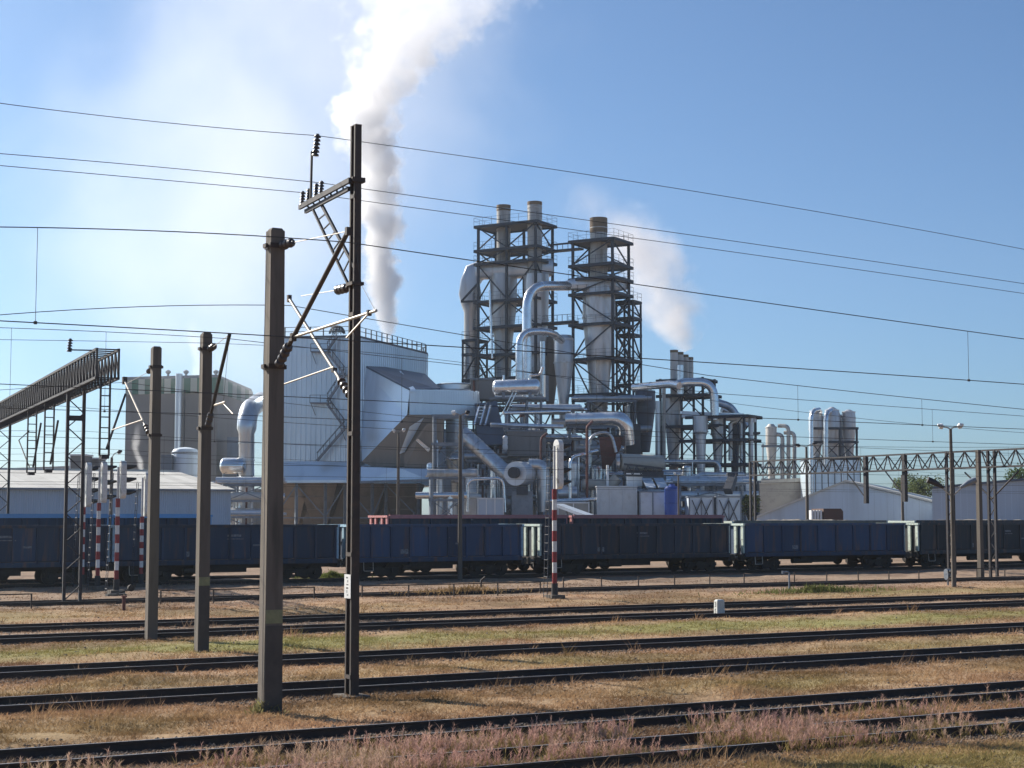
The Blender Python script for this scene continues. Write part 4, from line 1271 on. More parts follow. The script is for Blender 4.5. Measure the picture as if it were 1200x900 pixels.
# landing frame on the left
t4 = thing('steel_tower', 'small landing frame around the vertical duct on the left tower side', 'steel tower', Pt(-12, 0, 0))
frame_tower(t4, -13.0, -10.6, .4, 3.6, [z628(y) for y in (392, 409, 440)], cw=.24, over=.1)
wk = thing('walkway_bridge', 'dark footbridge joining the two steel towers near their tops', 'footbridge', Pt(3, 2, z628(288)))
for nm_, py in (('deck', 292), ('upper_deck', 284)):
    put(MB().beam(Pt(.4, 3.2, z628(py)), Pt(6.1, 3.2, z628(py)), 1.3 if nm_ == 'deck' else .2, .25), nm_, M['steel'], wk)
for k in range(7):
    put(MB().beam(Pt(.5 + k * .9, 2.6, z628(292)), Pt(.5 + k * .9, 2.6, z628(284)), .07), 'post', M['steel'], wk)
wk2 = thing('walkway_bridge', 'lower dark footbridge joining the two steel towers at mid height', 'footbridge', Pt(3, 2, z628(378)))
put(MB().beam(Pt(.4, 1.5, z628(379)), Pt(6.1, 1.5, z628(379)), 1.4, .4), 'deck', M['steel'], wk2)
for k in range(7): put(MB().beam(Pt(.6 + k * .85, .9, z628(379)), Pt(.6 + k * .85, .9, z628(370)), .07), 'post', M['steel'], wk2)
put(MB().beam(Pt(.4, .9, z628(370)), Pt(6.1, .9, z628(370)), .07), 'handrail', M['steel'], wk2)

def stack(px, Y, r_px, top, bot, label, rust=0.0, mt='stack'):
    c = W(px, HOR, Y); r = r_px * mpp(Y); zt, zb_ = zt_(px, top, Y), zt_(px, bot, Y)
    r_ = thing('chimney_stack', label, 'chimney', Vector((c.x, c.y, zb_)))
    put(MB().lathe((c.x, c.y, 0), [(r, zb_), (r, zt), (r * .9, zt), (r * .9, zt - 1.2)], 28), 'flue', M[mt], r_, smooth=30)
    zs = np.arange(zb_ + 1.5, zt - .5, 3.2); f = None
    for z in zs:
        if f is None: f = put(MB().lathe((c.x, c.y, 0), [(r * 1.0, z), (r * 1.045, z + .02), (r * 1.045, z + .14), (r * 1.0, z + .16)], 28, caps=False), 'stiffening_ring', M[mt], r_, smooth=30); z0_ = z
        else: clone(f, (0, 0, z - z0_))
    if rust:
        put(MB().lathe((c.x, c.y, 0), [(r * 1.012, zt - rust), (r * 1.03, zt - rust + .1), (r * 1.03, zt + .03), (r * .88, zt + .03)], 28, caps=False), 'rusty_rim', M['stack_r'], r_, smooth=30)
    return r_
YA, YB, YC = 246.0, 242.0, 237.5
stack(590, YA, 8.2, 241, 330, 'left one of the two grey stacks rising from the left steel tower', .9)
stack(627, YB, 8.6, 237, 330, 'tallest grey stack, right one of the two on the left steel tower', .5)
stack(703, YC, 10.2, 256, 330, 'yellow-stained stack with brown rim on the right steel tower', 2.2)

def cyclone(name, label, px, Y, prof, mt='cyc', seams=6, n=26, cat='cyclone'):
    """prof: list of (half width px, py) from top to bottom"""
    c = W(px, HOR, Y)
    pr = [(h * mpp(Y), zt_(px, y, Y)) for h, y in prof][::-1]
    r_ = thing(name, label, cat, Vector((c.x, c.y, pr[0][1])))
    put(MB().lathe((c.x, c.y, 0), pr, n), 'shell', M[mt], r_, smooth=28)
    # flange rings at the profile joints
    for rr, z in pr[1:-1]:
        put(MB().lathe((c.x, c.y, 0), [(rr, z - .12), (rr + .09, z - .1), (rr + .09, z + .1), (rr, z + .12)], n, caps=False), 'flange', M[mt], r_, smooth=28)
    f = None
    rmax = max(r for r, z in pr)
    return r_
cyclone('cyclone_separator', 'left tapering cyclone body hanging in the left steel tower', 590, YA, [(16, 322), (16, 355), (9.5, 412), (9, 445)])
cyclone('cyclone_separator', 'right tapering cyclone body in the left tower, partly behind the silver pipe', 629, YB, [(15, 322), (14, 375), (9, 430), (7, 470)])
cyclone('cyclone_separator', 'largest tapering cyclone body inside the right steel tower', 703, YC, [(19, 336), (19.5, 372), (15, 420), (9.5, 478), (9, 500)])
cyclone('cyclone_separator', 'small grey cyclone standing between the two steel towers', 661, 236, [(9, 393), (11.5, 398), (11.5, 425), (5.5, 474), (5, 500)])
cyclone('cyclone_separator', 'rust-brown cyclone half hidden behind the small grey one', 645, 243, [(8, 395), (10, 400), (9, 440), (4, 480)], mt='clad_b')

# scroll ducts on top of the cyclones
d1 = thing('scroll_duct', 'large pale scroll duct wrapping the left tower below its top platforms', 'duct', W(600, 315, 241))
def oval_duct(root, pts, w, h, mt, nm='duct_shell'):
    mb = MB(); vs = []; n = 16
    pts = [Vector(p) for p in pts]
    ring = []
    for i, p in enumerate(pts):
        d = (pts[min(i + 1, len(pts) - 1)] - pts[max(i - 1, 0)]).normalized()
        side = d.cross(Vector((0, 0, 1))); 
        side = side.normalized() if side.length > .1 else EYv
        upv = side.cross(d)
        ww = w[i] if isinstance(w, (list, tuple)) else w; hh = h[i] if isinstance(h, (list, tuple)) else h
        for k in range(n):
            t = 2 * math.pi * k / n; cx_, cy_ = math.cos(t), math.sin(t)
            f = .35
            cx_ = math.copysign(abs(cx_) ** f, cx_); cy_ = math.copysign(abs(cy_) ** f, cy_)
            vs.append(p + side * cx_ * ww / 2 + upv * cy_ * hh / 2)
    fs = []
    for i in range(len(pts) - 1):
        for k in range(n):
            fs.append((i * n + k, i * n + (k + 1) % n, (i + 1) * n + (k + 1) % n, (i + 1) * n + k))
    fs += [tuple(range(n)), tuple((len(pts) - 1) * n + k for k in range(n - 1, -1, -1))]
    return put(mb.add(vs, fs), nm, M[mt], root, smooth=40)
oval_duct(d1, [W(645, 314, 244), W(630, 314, 243.5), W(600, 316, 245.3), W(575, 317, 246.6), W(562, 317, 247.6)], 3.2, 2.6, 'duct')
oval_duct(d1, [W(564, 317, 247.5), W(556, 320, 247.8), W(551, 331, 247.8), W(551, 345, 247.8), W(551.5, 356, 247.8)], [3.0, 3.2, 3.2, 2.9, 2.6], [2.6, 3.0, 3.0, 2.9, 2.4], 'duct', 'elbow')
put(MB().lathe((W(552, 400, 247.8).x, 247.8, 0), [(1.1, zt_(552, 470, 247.8)), (1.1, zt_(552, 366, 247.8)), (1.65, zt_(552, 355, 247.8))], 20), 'down_pipe', M['galv'], d1, smooth=30)
put(MB().beam(W(541, 353, 245.4), W(561, 331, 245.4), .3, .3), 'bracket_strut', M['steel'], d1)
put(MB().beam(W(540, 353.5, 245.4), W(561, 353, 245.4), .3, .3), 'bracket_beam', M['steel'], d1)
d2 = thing('scroll_duct', 'pale square duct feeding the right tower cyclone from the silver elbow', 'duct', W(695, 332, 236))
oval_duct(d2, [W(664, 334, 236.4), W(676, 333, 237.2), W(700, 333, 237), W(716, 334, 236.8), W(727, 333, 239)], [1.4, 2.2, 2.8, 2.8, 2.4], [1.3, 1.9, 2.1, 2.1, 2.0], 'duct')

def pipe(name, label, pts, r_px, Yr, mt='alu', bendr=2.0, n=14, cat='pipe', rings=True):
    """pts: (px,py,Y)"""
    P3 = [W(*q) for q in pts]
    r_ = thing(name, label, cat, P3[0])
    r = r_px * mpp(Yr)
    path = bend(P3, bendr)
    put(MB().tube(path, r, n), 'tube', M[mt], r_, smooth=40)
    if rings:
        acc = 0
        for a, b_ in zip(path[:-1], path[1:]):
            acc += (b_ - a).length
            if acc > 2.6 and (b_ - a).length > .3:
                acc = 0; m_ = a.lerp(b_, .5); d = (b_ - a).normalized()
                put(MB().tube([m_ - d * .06, m_ + d * .06], r * 1.045 + .02, n), 'joint_band', M[mt], r_, smooth=40)
    return r_
pipe('silver_pipe', 'thick silver pipe curving from mid height up into the right tower duct', [(617.5, 478, 231), (617.5, 335, 231), (668, 335, 236.6)], 5.8, 231, 'alu', 3.4)
pipe('silver_pipe', 'thinner silver pipe bending over to the small grey cyclone', [(608.5, 446, 228), (608.5, 389, 228), (645, 388, 231), (659, 400, 235)], 4.4, 228, 'alu', 2.2)
pipe('silver_pipe', 'short bright vertical pipe right of the two curved silver pipes', [(636, 400, 233), (636, 462, 233)], 3.2, 233, 'alu')
pipe('silver_pipe', 'thin bright pipe hugging the left cyclone body', [(574, 340, 243), (577, 420, 243)], 1.5, 243, 'alu')

# ================================================================ pipe racks and clutter below the towers
def rack(label, px0, px1, Y, top, bot, depth=5.0, lev=3, mt='steel_l', pipes=4, seed=0, name='pipe_rack', cat='pipe rack', cross=True, cw=.26):
    rr = random.Random(seed)
    A = W(px0, HOR, Y); Bq = W(px1, HOR, Y)
    r_ = thing(name, label, cat, Vector((A.x, Y, 0)))
    z1, z0 = zt_(px0, top, Y), max(0.0, zt_(px0, bot, Y))
    nb_ = max(1, int((Bq.x - A.x) / 5.5))
    xs = [A.x + (Bq.x - A.x) * k / nb_ for k in range(nb_ + 1)]
    f = None
    for x in xs:
        for yy in (Y, Y + depth):
            if f is None: f = put(MB().beam((x, yy, z0), (x, yy, z1), cw), 'column', M[mt], r_); c0 = Vector((x, yy, 0))
            else: clone(f, Vector((x, yy, 0)) - c0)
    for l in range(1, lev + 1):
        z = z0 + (z1 - z0) * l / lev
        for yy in (Y, Y + depth):
            put(MB().beam((A.x - .3, yy, z), (Bq.x + .3, yy, z), .2, .3), 'girder', M[mt], r_)
        for x in xs: put(MB().beam((x, Y, z + .02), (x, Y + depth, z + .02), .18, .24), 'cross_beam', M[mt], r_)
        for k in range(pipes):
            yy = Y + .5 + rr.random() * (depth - 1); pr = rr.choice((.14, .2, .3, .42, .5))
            put(MB().tube([(A.x - rr.random() * 2.5, yy, z + .17 + pr), (Bq.x + rr.random() * 2.5, yy, z + .17 + pr)], pr, 10), 'run_pipe', M[rr.choice(('alu', 'galv', 'duct', 'cyc', 'white'))], r_, smooth=40)
    if cross:
        for k in range(nb_):
            for l in range(lev):
                za, zb_ = z0 + (z1 - z0) * l / lev, z0 + (z1 - z0) * (l + 1) / lev
                if (k + l) % 2 == 0:
                    put(MB().beam((xs[k], Y - .02, za), (xs[k + 1], Y - .02, zb_), .12), 'brace', M[mt], r_)
                if (k + l) % 3 != 1:
                    put(MB().beam((xs[k + 1], Y - .16, za), (xs[k], Y - .16, zb_), .12), 'brace', M[mt], r_)
    for k in range(pipes):
        x = A.x + rr.random() * (Bq.x - A.x); pr = rr.choice((.14, .2, .3, .42)); yy = Y + rr.random() * depth
        put(MB().tube([(x, yy, z0), (x, yy, z0 + (z1 - z0) * rr.uniform(.6, 1.1))], pr, 8), 'riser_pipe', M[rr.choice(('alu', 'galv', 'white', 'duct', 'redbrown', 'steel_l'))], r_, smooth=40)
    return r_
rack('grey pipe rack below the left steel tower, behind the cylinder tank', 580, 618, 229, 470, 620, 6, 4, pipes=10, seed=1)
rack('grey pipe rack with handrails right of the cylinder tank', 617, 668, 219, 482, 620, 5, 4, pipes=9, seed=2)
rack('dense grey pipe rack under the large silver elbow duct', 668, 722, 222, 500, 620, 7, 4, pipes=11, seed=3)
rack('lattice pipe rack under the right steel tower', 690, 745, 232, 470, 620, 6, 4, pipes=9, seed=4)
rack('cross-braced light steel frame below the hanging annex', 505, 541, 200, 560, 612, 5, 2, pipes=2, seed=5, cw=.38)
rack('upper cross-braced light frame under the annex, in front of the pale column', 508, 541, 204, 487, 553, 4, 2, pipes=0, seed=6)
rack('dark pipe rack in shade behind the slanted blue conveyor tube', 548, 600, 214, 540, 622, 6, 3, pipes=10, seed=7)
rack('low pipe rack behind the white containers', 735, 800, 214, 560, 622, 5, 3, pipes=9, seed=8)
rack('small light pipe rack between the blue tank and the panelled boxes', 797, 870, 205, 568, 622, 4, 3, pipes=8, seed=9)

# --- horizontal cylinder tank on its stand
def vessel(root, c0, c1, r, mt, nm='shell'):
    c0, c1 = Vector(c0), Vector(c1); d = (c1 - c0).normalized()
    put(MB().tube([c0 - d * r * .45, c0 - d * r * .36, c0 - d * r * .15, c0, c1, c1 + d * r * .15, c1 + d * r * .36, c1 + d * r * .45], [r * .25, r * .62, r * .92, r, r, r * .92, r * .62, r * .25], 22), nm, M[mt], root, smooth=50)
hv = thing('pressure_vessel', 'shiny horizontal cylinder tank on a high steel stand, mid plant', 'tank', W(606, 470, 215))
vessel(hv, W(581, 454.5, 215), W(629, 453, 215), 9.5 * mpp(215), 'alu')
for px_ in (590, 606, 621):
    q = W(px_, 444.5, 215); put(MB().tube([q - Vector((0, 0, .3)), q + Vector((0, 0, .55))], .16, 8), 'nozzle', M['alu'], hv)
put(MB().box(W(607, 468, 217), (7.6, 4.2, .3)), 'stand_deck', M['steel_l'], hv)
for px_ in (580, 597, 617, 634):
    for yy in (215.2, 218.8):
        q = W(px_, 468, yy); put(MB().beam((q.x, yy, q.z - .16), (q.x, yy, q.z - 5.5), .24), 'stand_leg', M['steel_l'], hv)
for px_ in (590, 621):
    put(MB().box(W(px_, 464, 215), (.4, 2.0, .9)), 'saddle', M['steel_l'], hv)
for dx in (0, 4): put(MB().beam(W(601 + dx, 460, 213), W(587 + dx, 488, 213), .13), 'ladder_rail', M['alu'], hv)
put(MB().tube(bend([W(621, 444, 215), W(621, 440, 215), W(633, 439, 215), W(636, 430, 215)], .4), .16, 8), 'vent_pipe', M['alu'], hv, smooth=40)
put(MB().beam(W(640, 440, 217), W(640, 470, 217), .5, .5), 'side_post', M['steel_l'], hv)
bx = thing('equipment_cabin', 'flat grey cladded box beside the horizontal cylinder tank', 'cabin', W(566, 470, 219))
put(MB().box(W(566, 458, 221), (3.2, 4, 2.6)), 'body', M['grey'], bx)
put(MB().box(W(566, 445.5, 221), (3.5, 4.3, .2)), 'roof', M['steel_l'], bx)
put(MB().beam(W(555.5, 446, 218.9), W(555.5, 468, 218.9), .25), 'corner_trim', M['redbrown'], bx)
# tilted dark conveyor housing with bright ladders
cv = thing('inclined_conveyor', 'dark sloping conveyor housing with bright ladder rails, under the grey cabin', 'conveyor', W(568, 520, 214))
put(MB().prism([W(556, 473, 214), W(582, 470, 214), W(594, 520, 211), W(560, 522, 211)], (0, 4, 0)), 'housing', M['clad_d'], cv)
for k, (x0, x1) in enumerate(((562, 556), (569, 563), (575, 569))):
    put(MB().beam(W(x0, 475, 213), W(x1, 498, 211.8), .22), 'ladder_rail', M['alu'], cv)
for k in range(6):
    put(MB().beam(W(562 - k, 477 + k * 4, 213), W(569 - k, 477 + k * 4, 213), .09), 'ladder_rung', M['alu'], cv)
# slanted blue-grey tube
sc = thing('screw_conveyor', 'long slanted round conveyor tube running down to the fan housing', 'conveyor', W(600, 560, 205))
put(MB().tube([W(543, 508, 208), W(600, 561, 204)], 9 * mpp(206), 20), 'tube', M['galv'], sc, smooth=50)
for f in (.1, .3, .5, .7, .9):
    q0, q1 = W(543, 508, 208), W(600, 561, 204); m_ = q0.lerp(q1, f); d = (q1 - q0).normalized()
    put(MB().tube([m_ - d * .08, m_ + d * .08], 9 * mpp(206) * 1.05, 20), 'joint_band', M['galv'], sc, smooth=50)
put(MB().box(W(603, 572, 204), (2.4, 3, 2.0)), 'discharge_box', M['steel_l'], sc)
# fan scroll
fn = thing('fan_housing', 'round bluish fan scroll housing at the foot of the slanted tube', 'fan', W(612, 575, 202))
put(MB().tube([W(604, 555, 200.2), W(616, 555, 203.5)], 14 * mpp(202), 28), 'scroll', M['duct'], fn, smooth=40)
put(MB().tube([W(601, 554, 199.4), W(605, 554, 200.5)], 6.5 * mpp(202), 20), 'inlet_collar', M['steel'], fn, smooth=40)
put(MB().box(W(612, 590, 202), (2.6, 2.6, 3.0)), 'plinth', M['steel_l'], fn)
put(MB().tube(bend([W(620, 545, 203), W(636, 545, 203), W(637, 600, 203)], 1.2), 7.5 * mpp(203), 18), 'outlet_duct', M['galv'], fn, smooth=40)
put(MB().box(W(612, 575, 200.4), (1.4, .3, 1.0)), 'access_door', M['steel'], fn)
bn = thing('equipment_cabin', 'wide grey steel box above the fan housing', 'cabin', W(617, 535, 212))
put(MB().box(W(617, 521, 212), (5.0, 5, 3.2)), 'body', M['grey'], bn)
for k in range(6): put(MB().box(W(597 + k * 8, 521, 209.45), (.12, .1, 3.1)), 'wall_rib', M['grey'], bn)
put(MB().box(W(617, 506, 212), (5.3, 5.3, .2)), 'roof', M['steel_l'], bn)
bt = thing('gas_bottle', 'small bright white banded vessel hung by the grey steel box', 'vessel', W(592, 527, 208))
q = W(592, HOR, 208)
put(MB().lathe((q.x, q.y, 0), [(.1, zt_(592, 529, 208)), (.33, zt_(592, 526, 208)), (.33, zt_(592, 522, 208)), (.27, zt_(592, 521, 208)), (.33, zt_(592, 520, 208)), (.33, zt_(592, 516, 208)), (.27, zt_(592, 515.5, 208)), (.33, zt_(592, 514, 208)), (.33, zt_(592, 512, 208)), (.1, zt_(592, 510, 208))], 14), 'shell', M['white'], bt, smooth=40)
# big silver elbow duct
bd = thing('elbow_duct', 'large shiny horizontal duct turning down at its right end, mid plant', 'duct', W(700, 495, 214))
put(MB().tube(bend([W(664, 492, 214), W(733, 490, 212), W(735, 520, 213)], 2.2, 8), [8 * mpp(214)] * 2 + [9 * mpp(214)] * 8 + [9.0 * mpp(214)], 22), 'shell', M['alu'], bd, smooth=40)
for px_ in (675, 690, 705, 718):
    a = W(px_, 491.7 - (px_ - 664) * .03, 213.6); put(MB().tube([a, a + Vector((.16, -.02, 0))], 8.5 * mpp(214), 22), 'joint_band', M['alu'], bd, smooth=40)
put(MB().box(W(741, 515, 216), (2.0, 3, 4.0)), 'dark_transition', M['steel'], bd)
hd_ = thing('hood_hopper', 'dark red-brown tapering hood under the silver elbow duct', 'hopper', W(715, 550, 212))
put(MB().add([W(702, 512, 210), W(728, 512, 210), W(728, 512, 214), W(702, 512, 214), W(706, 550, 211), W(714, 550, 211), W(714, 550, 213), W(706, 550, 213), W(703, 524, 210), W(728, 524, 210), W(728, 524, 214), W(703, 524, 214)],
             [(3, 2, 1, 0), (0, 1, 9, 8), (1, 2, 10, 9), (2, 3, 11, 10), (3, 0, 8, 11), (8, 9, 5, 4), (9, 10, 6, 5), (10, 11, 7, 6), (11, 8, 4, 7), (4, 5, 6, 7)]), 'shell', M['redbrown'], hd_)
put(MB().box(W(715, 511.5, 212), (3.1, 4.2, .18)), 'rim', M['steel'], hd_)
rd = thing('round_nosed_housing', 'pale rounded-end housing below the red-brown hood', 'housing', W(745, 553, 207))
put(MB().tube([W(726, 541, 206), W(722, 541, 206)], [10 * mpp(206), 9 * mpp(206)], 20), 'nose', M['galv'], rd, smooth=40)
put(MB().tube([W(726, 541, 206.01), W(775, 543, 208)], 9.6 * mpp(206), 20), 'shell', M['beige'], rd, smooth=40)
tr_ = thing('truss_conveyor', 'dark trussed belt gallery in front of the rounded housing', 'conveyor', W(754, 560, 203))
put(MB().beam(W(731, 544, 203), W(777, 549, 203), .25), 'chord', M['steel'], tr_)
put(MB().beam(W(731, 557, 203), W(777, 558, 203), .25), 'chord', M['steel'], tr_)
put(MB().beam(W(731, 553, 204), W(777, 555, 204), 1.4, .5), 'belt_trough', M['steel'], tr_)
for k in range(9):
    x0 = 731 + k * 46 / 9; x1 = 731 + (k + 1) * 46 / 9
    a_, b_ = (544 + (x0 - 731) * .11, 557) if k % 2 else (557, 544 + (x1 - 731) * .11)
    put(MB().beam(W(x0, a_, 202.9), W(x1, b_, 202.9), .12), 'diagonal', M['steel'], tr_)
pipe('silver_pipe', 'fat horizontal silver pipe low in the plant, left of white containers', [(682, 568, 205), (716, 568, 205), (724, 560, 205)], 6.5, 205, 'beige', 1.5)
pipe('silver_pipe', 'fat horizontal silver vessel low behind the lone signal post', [(654, 578, 204), (676, 578, 204)], 8, 204, 'galv', 1)
pipe('silver_pipe', 'bright arched pipe above the low fat pipes, under the elbow duct', [(690, 545, 207), (690, 510, 207), (716, 505, 207), (722, 530, 207)], 1.8, 207, 'galv', 1.6)
pipe('silver_pipe', 'thin white riser pipe left of the low fat silver pipe', [(712, 607, 204), (712, 545, 204)], 1.6, 204, 'white', 1)
pipe('silver_pipe', 'rust-brown riser pipe in front of the dense pipe rack', [(688, 607, 203), (688, 500, 203), (694, 494, 206)], 1.5, 203, 'redbrown', .5)
pipe('silver_pipe', 'hooked dark riser pipe above the fan housing', [(634, 560, 206), (634, 513, 206), (641, 508, 207)], 1.4, 206, 'redbrown', .6)
pipe('silver_pipe', 'inverted U-shaped pipe left of the panelled boxes', [(748, 541, 214), (842, 541, 214), (844, 556, 214)], 2.4, 214, 'galv', 1)
pipe('silver_pipe', 'lower inverted U pipe over the panelled boxes', [(812, 585, 210), (814, 556, 210), (872, 556, 210)], 3, 210, 'galv', 1.4)
pipe('silver_pipe', 'tall slender silver pipe standing right of the right steel tower', [(771, 607, 222), (771, 470, 222)], 3.1, 222, 'galv', 1)
pipe('silver_pipe', 'tall pinkish pipe next to the slender silver pipe', [(778, 607, 222), (778, 455, 222)], 2.2, 222, 'beige', 1)
def cabin(name, label, px0, px1, py0, py1, Y, dep, mt, roof='white', ribs=0, cat='container'):
    a, b_ = W(px0, py1, Y), W(px1, py0, Y)
    zlo = 0.0 if py1 >= 605 else a.z
    r_ = thing(name, label, cat, Vector(((a.x + b_.x) / 2, Y + dep / 2, zlo)))
    put(MB().box(((a.x + b_.x) / 2, Y + dep / 2, (zlo + b_.z) / 2), (b_.x - a.x, dep, b_.z - zlo)), 'body', M[mt], r_)
    put(MB().box(((a.x + b_.x) / 2, Y + dep / 2, b_.z + .09), (b_.x - a.x + .2, dep + .2, .16)), 'roof', M[roof], r_)
    f = None
    for k in range(ribs + 1):
        x = a.x + (b_.x - a.x) * k / max(1, ribs)
        if f is None: f = put(MB().box((x, Y - .04, (zlo + b_.z) / 2), (.14, .1, b_.z - zlo - .05)), 'wall_rib', M[roof], r_); x0 = x
        else: clone(f, (x - x0, 0, 0))
    return r_
cabin('equipment_container', 'large off-white plant container below the pale round housing', 700, 746, 571, 620, 200, 5, 'white', 'white', 3)
cabin('equipment_container', 'white plant container with door left of the blue tank', 750, 780, 577, 620, 199, 5, 'white', 'steel_l', 2)
cabin('equipment_container', 'small white upper cabin on top of the off-white container', 735, 752, 556, 570, 203, 3, 'white', 'white', 1)
cabin('panelled_box', 'pale blue-grey panelled box with X braces, left one of the two', 808, 836, 583, 620, 196, 5, 'ware', 'steel_l', 2)
cabin('panelled_box', 'pale blue-grey panelled box with X braces, right one of the two', 840, 868, 583, 620, 196, 5, 'ware', 'steel_l', 2)
cabin('equipment_container', 'low beige container seen left of the fat low pipe', 654, 690, 590, 620, 198, 4, 'beige', 'white', 2)
bxr = thing('brace_frame', 'dark X-shaped bracing bolted on the left panelled box', 'brace', W(822, 610, 195.8))
for (x0, x1) in ((811, 822), (822, 834)):
    put(MB().beam(W(x0, 612, 195.8), W(x1, 586, 195.8), .12), 'brace', M['steel'], bxr); put(MB().beam(W(x0 + 11, 612, 195.7), W(x0, 586, 195.7), .12), 'brace', M['steel'], bxr)
bxr2 = thing('brace_frame', 'dark X-shaped bracing bolted on the right panelled box', 'brace', W(854, 610, 195.8))
for (x0, x1) in ((843, 854), (854, 866)):
    put(MB().beam(W(x0, 612, 195.8), W(x1, 586, 195.8), .12), 'brace', M['steel'], bxr2); put(MB().beam(W(x0 + 11, 612, 195.7), W(x0, 586, 195.7), .12), 'brace', M['steel'], bxr2)
lv_ = thing('louvre_canopy', 'two slanted blue-grey louvre panels above the small white cabin', 'louvre', W(765, 572, 201))
for x0 in (752, 766):
    put(MB().prism([W(x0, 560, 203), W(x0 + 11, 560, 203), W(x0 + 17, 571, 200.5), W(x0 + 6, 571, 200.5)], (0, .12, -.12)), 'louvre_panel', M['ware'], lv_)
    put(MB().prism([W(x0 - 1, 561, 204), W(x0 + 1, 561, 203.2), W(x0 + 6, 573, 201), W(x0, 573, 204)], (.1, .1, 0)), 'side_cheek', M['steel'], lv_)
q = W(788, HOR, 197)
bl = thing('plastic_tank', 'tall deep-blue round tank among grey containers', 'tank', Vector((q.x, q.y, 0)))
r_t = 9 * mpp(197)
put(MB().lathe((q.x, q.y, 0), [(r_t, 0), (r_t, zt_(788, 573, 197)), (r_t * .8, zt_(788, 570.5, 197)), (r_t * .3, zt_(788, 569, 197))], 26), 'shell', M['bluetank'], bl, smooth=30)
for k in range(4):
    z = .8 + k * 1.5; put(MB().lathe((q.x, q.y, 0), [(r_t, z), (r_t + .04, z + .03), (r_t + .04, z + .12), (r_t, z + .15)], 26, caps=False), 'hoop', M['bluetank'], bl, smooth=30)
put(MB().lathe((q.x, q.y, 0), [(.3, zt_(788, 569.3, 197)), (.3, zt_(788, 567, 197))], 14), 'lid', M['bluetank'], bl)
rp_ = thing('loading_ramp', 'light grey sloping belt ramp behind the lone signal post', 'ramp', W(690, 607, 190))
put(MB().beam(W(655, 592, 192), W(702, 609, 188), 1.6, .35), 'deck', M['ware'], rp_)
for px_ in (664, 684): 
    a = W(px_, 597 + (px_ - 664) * .3, 190.5); put(MB().beam(a - Vector((0, 0, .2)), (a.x, a.y, 0), .2), 'leg', M['steel_l'], rp_)

# --- right-hand filter group
def z8(px, py): return zt_(px, py, 226)
fs_ = thing('steel_tower', 'dark steel support frame of the filter group right of the towers', 'steel tower', W(815, HOR, 226) - Vector((0, 0, EYE)))
gx0 = W(775, HOR, 226)
def Fr(a, b_, z): return Vector((gx0.x, 226, 0)) + EXv * a + EYv * b_ + Vector((0, 0, z))
for a in (0, 3.2, 6.4, 9.6, 12.4):
    for b_ in (0, 4.2):
        zt = z8(790, 444) if a < 7 else z8(860, 492)
        put(MB().beam(Fr(a, b_, 0), Fr(a, b_, zt), .26), 'column', M['steel'], fs_)
for py, a0_, a1_ in ((446, -.4, 6.6), (464, -.4, 7.2), (490, 4, 13.2), (500, -.2, 9), (517, 3, 13), (545, -.2, 13)):
    put(MB().box(Fr((a0_ + a1_) / 2, 2.1, z8(820, py)), (a1_ - a0_, 5.4, .22), PRZ), 'platform', M['steel'], fs_)
    for b_ in (-.6, 4.8):
        put(MB().beam(Fr(a0_, b_, z8(820, py) - .12), Fr(a1_, b_, z8(820, py) - .12), .14, .4), 'edge_beam', M['steel'], fs_)
lvz = [z8(820, y) for y in (545, 517, 490, 464, 446)]
for i in range(4):
    for k, (a0_, a1_) in enumerate(((0, 3.2), (3.2, 6.4), (6.4, 9.6), (9.6, 12.4))):
        if a0_ > 6 and i >= 2: continue
        if i < 3 or k < 2:
            if (i + k) % 2: a0_, a1_ = a1_, a0_
            for b_ in (0, 4.2): put(MB().beam(Fr(a0_, b_, lvz[i]), Fr(a1_, b_, lvz[i + 1]), .14), 'brace', M['steel'], fs_)
for k, (px_, top, Y) in enumerate(((791.5, 410.5, 226), (798, 413, 228.2), (804, 416, 230.4), (809.5, 419, 232.6))):
    stack(px_, Y, 4.6, top, 470, ('nearest and tallest', 'second', 'third', 'farthest and lowest')[k] + ' of four grey stacks in a row right of the towers', .35)
pipe('silver_pipe', 'thin bright vertical pipe before the row of four grey stacks', [(797, 462, 223), (797, 428, 223)], 3.9, 223, 'alu', 1)
pipe('silver_pipe', 'long silver pipe from the right tower to the row of four stacks', [(742, 454, 226), (788, 450, 222), (796, 452, 221)], 4.5, 222, 'alu', 1)
pipe('silver_pipe', 'silver pipe arching over and down right of the four stacks', [(790, 452, 221.5), (800, 448, 222), (836, 448, 222), (838, 492, 222)], 5, 222, 'alu', 4.2)
pipe('silver_pipe', 'sloping silver pipe stepping down behind the arching one', [(836, 470, 225), (858, 477, 226), (866, 495, 226)], 4.5, 226, 'galv', 2)
pipe('silver_pipe', 'second sloping silver pipe ending at the filter deck', [(846, 480, 228), (868, 488, 229), (876, 500, 229)], 4, 229, 'galv', 2)
cyclone('filter_cyclone', 'pale cyclone with cylindrical head, first of three in the filter group', 822, 221, [(8.5, 487), (8.5, 506), (6.5, 509), (4.5, 560)])
cyclone('filter_cyclone', 'pale cyclone, middle one of three in the filter group', 842, 223, [(8, 491), (8, 509), (6.5, 511), (4, 562)])
cyclone('filter_cyclone', 'dark cyclone under an arched duct, last of three in the filter group', 862, 225, [(7.5, 496), (7.5, 512), (5.5, 516), (4, 562)], mt='clad_d')
cyclone('filter_cyclone', 'broad beige conical cyclone left of the filter group', 790, 229, [(11, 462), (11, 482), (5.5, 545), (5, 560)])
cyclone('filter_cyclone', 'grey conical cyclone behind the slender silver pipe', 757, 236, [(12, 458), (12, 478), (5, 530)], mt='clad_d')
pipe('silver_pipe', 'arched silver duct over the dark last cyclone', [(856, 540, 223), (856, 494, 223), (869, 494, 223), (869, 560, 223)], 2.5, 223, 'galv', 1)
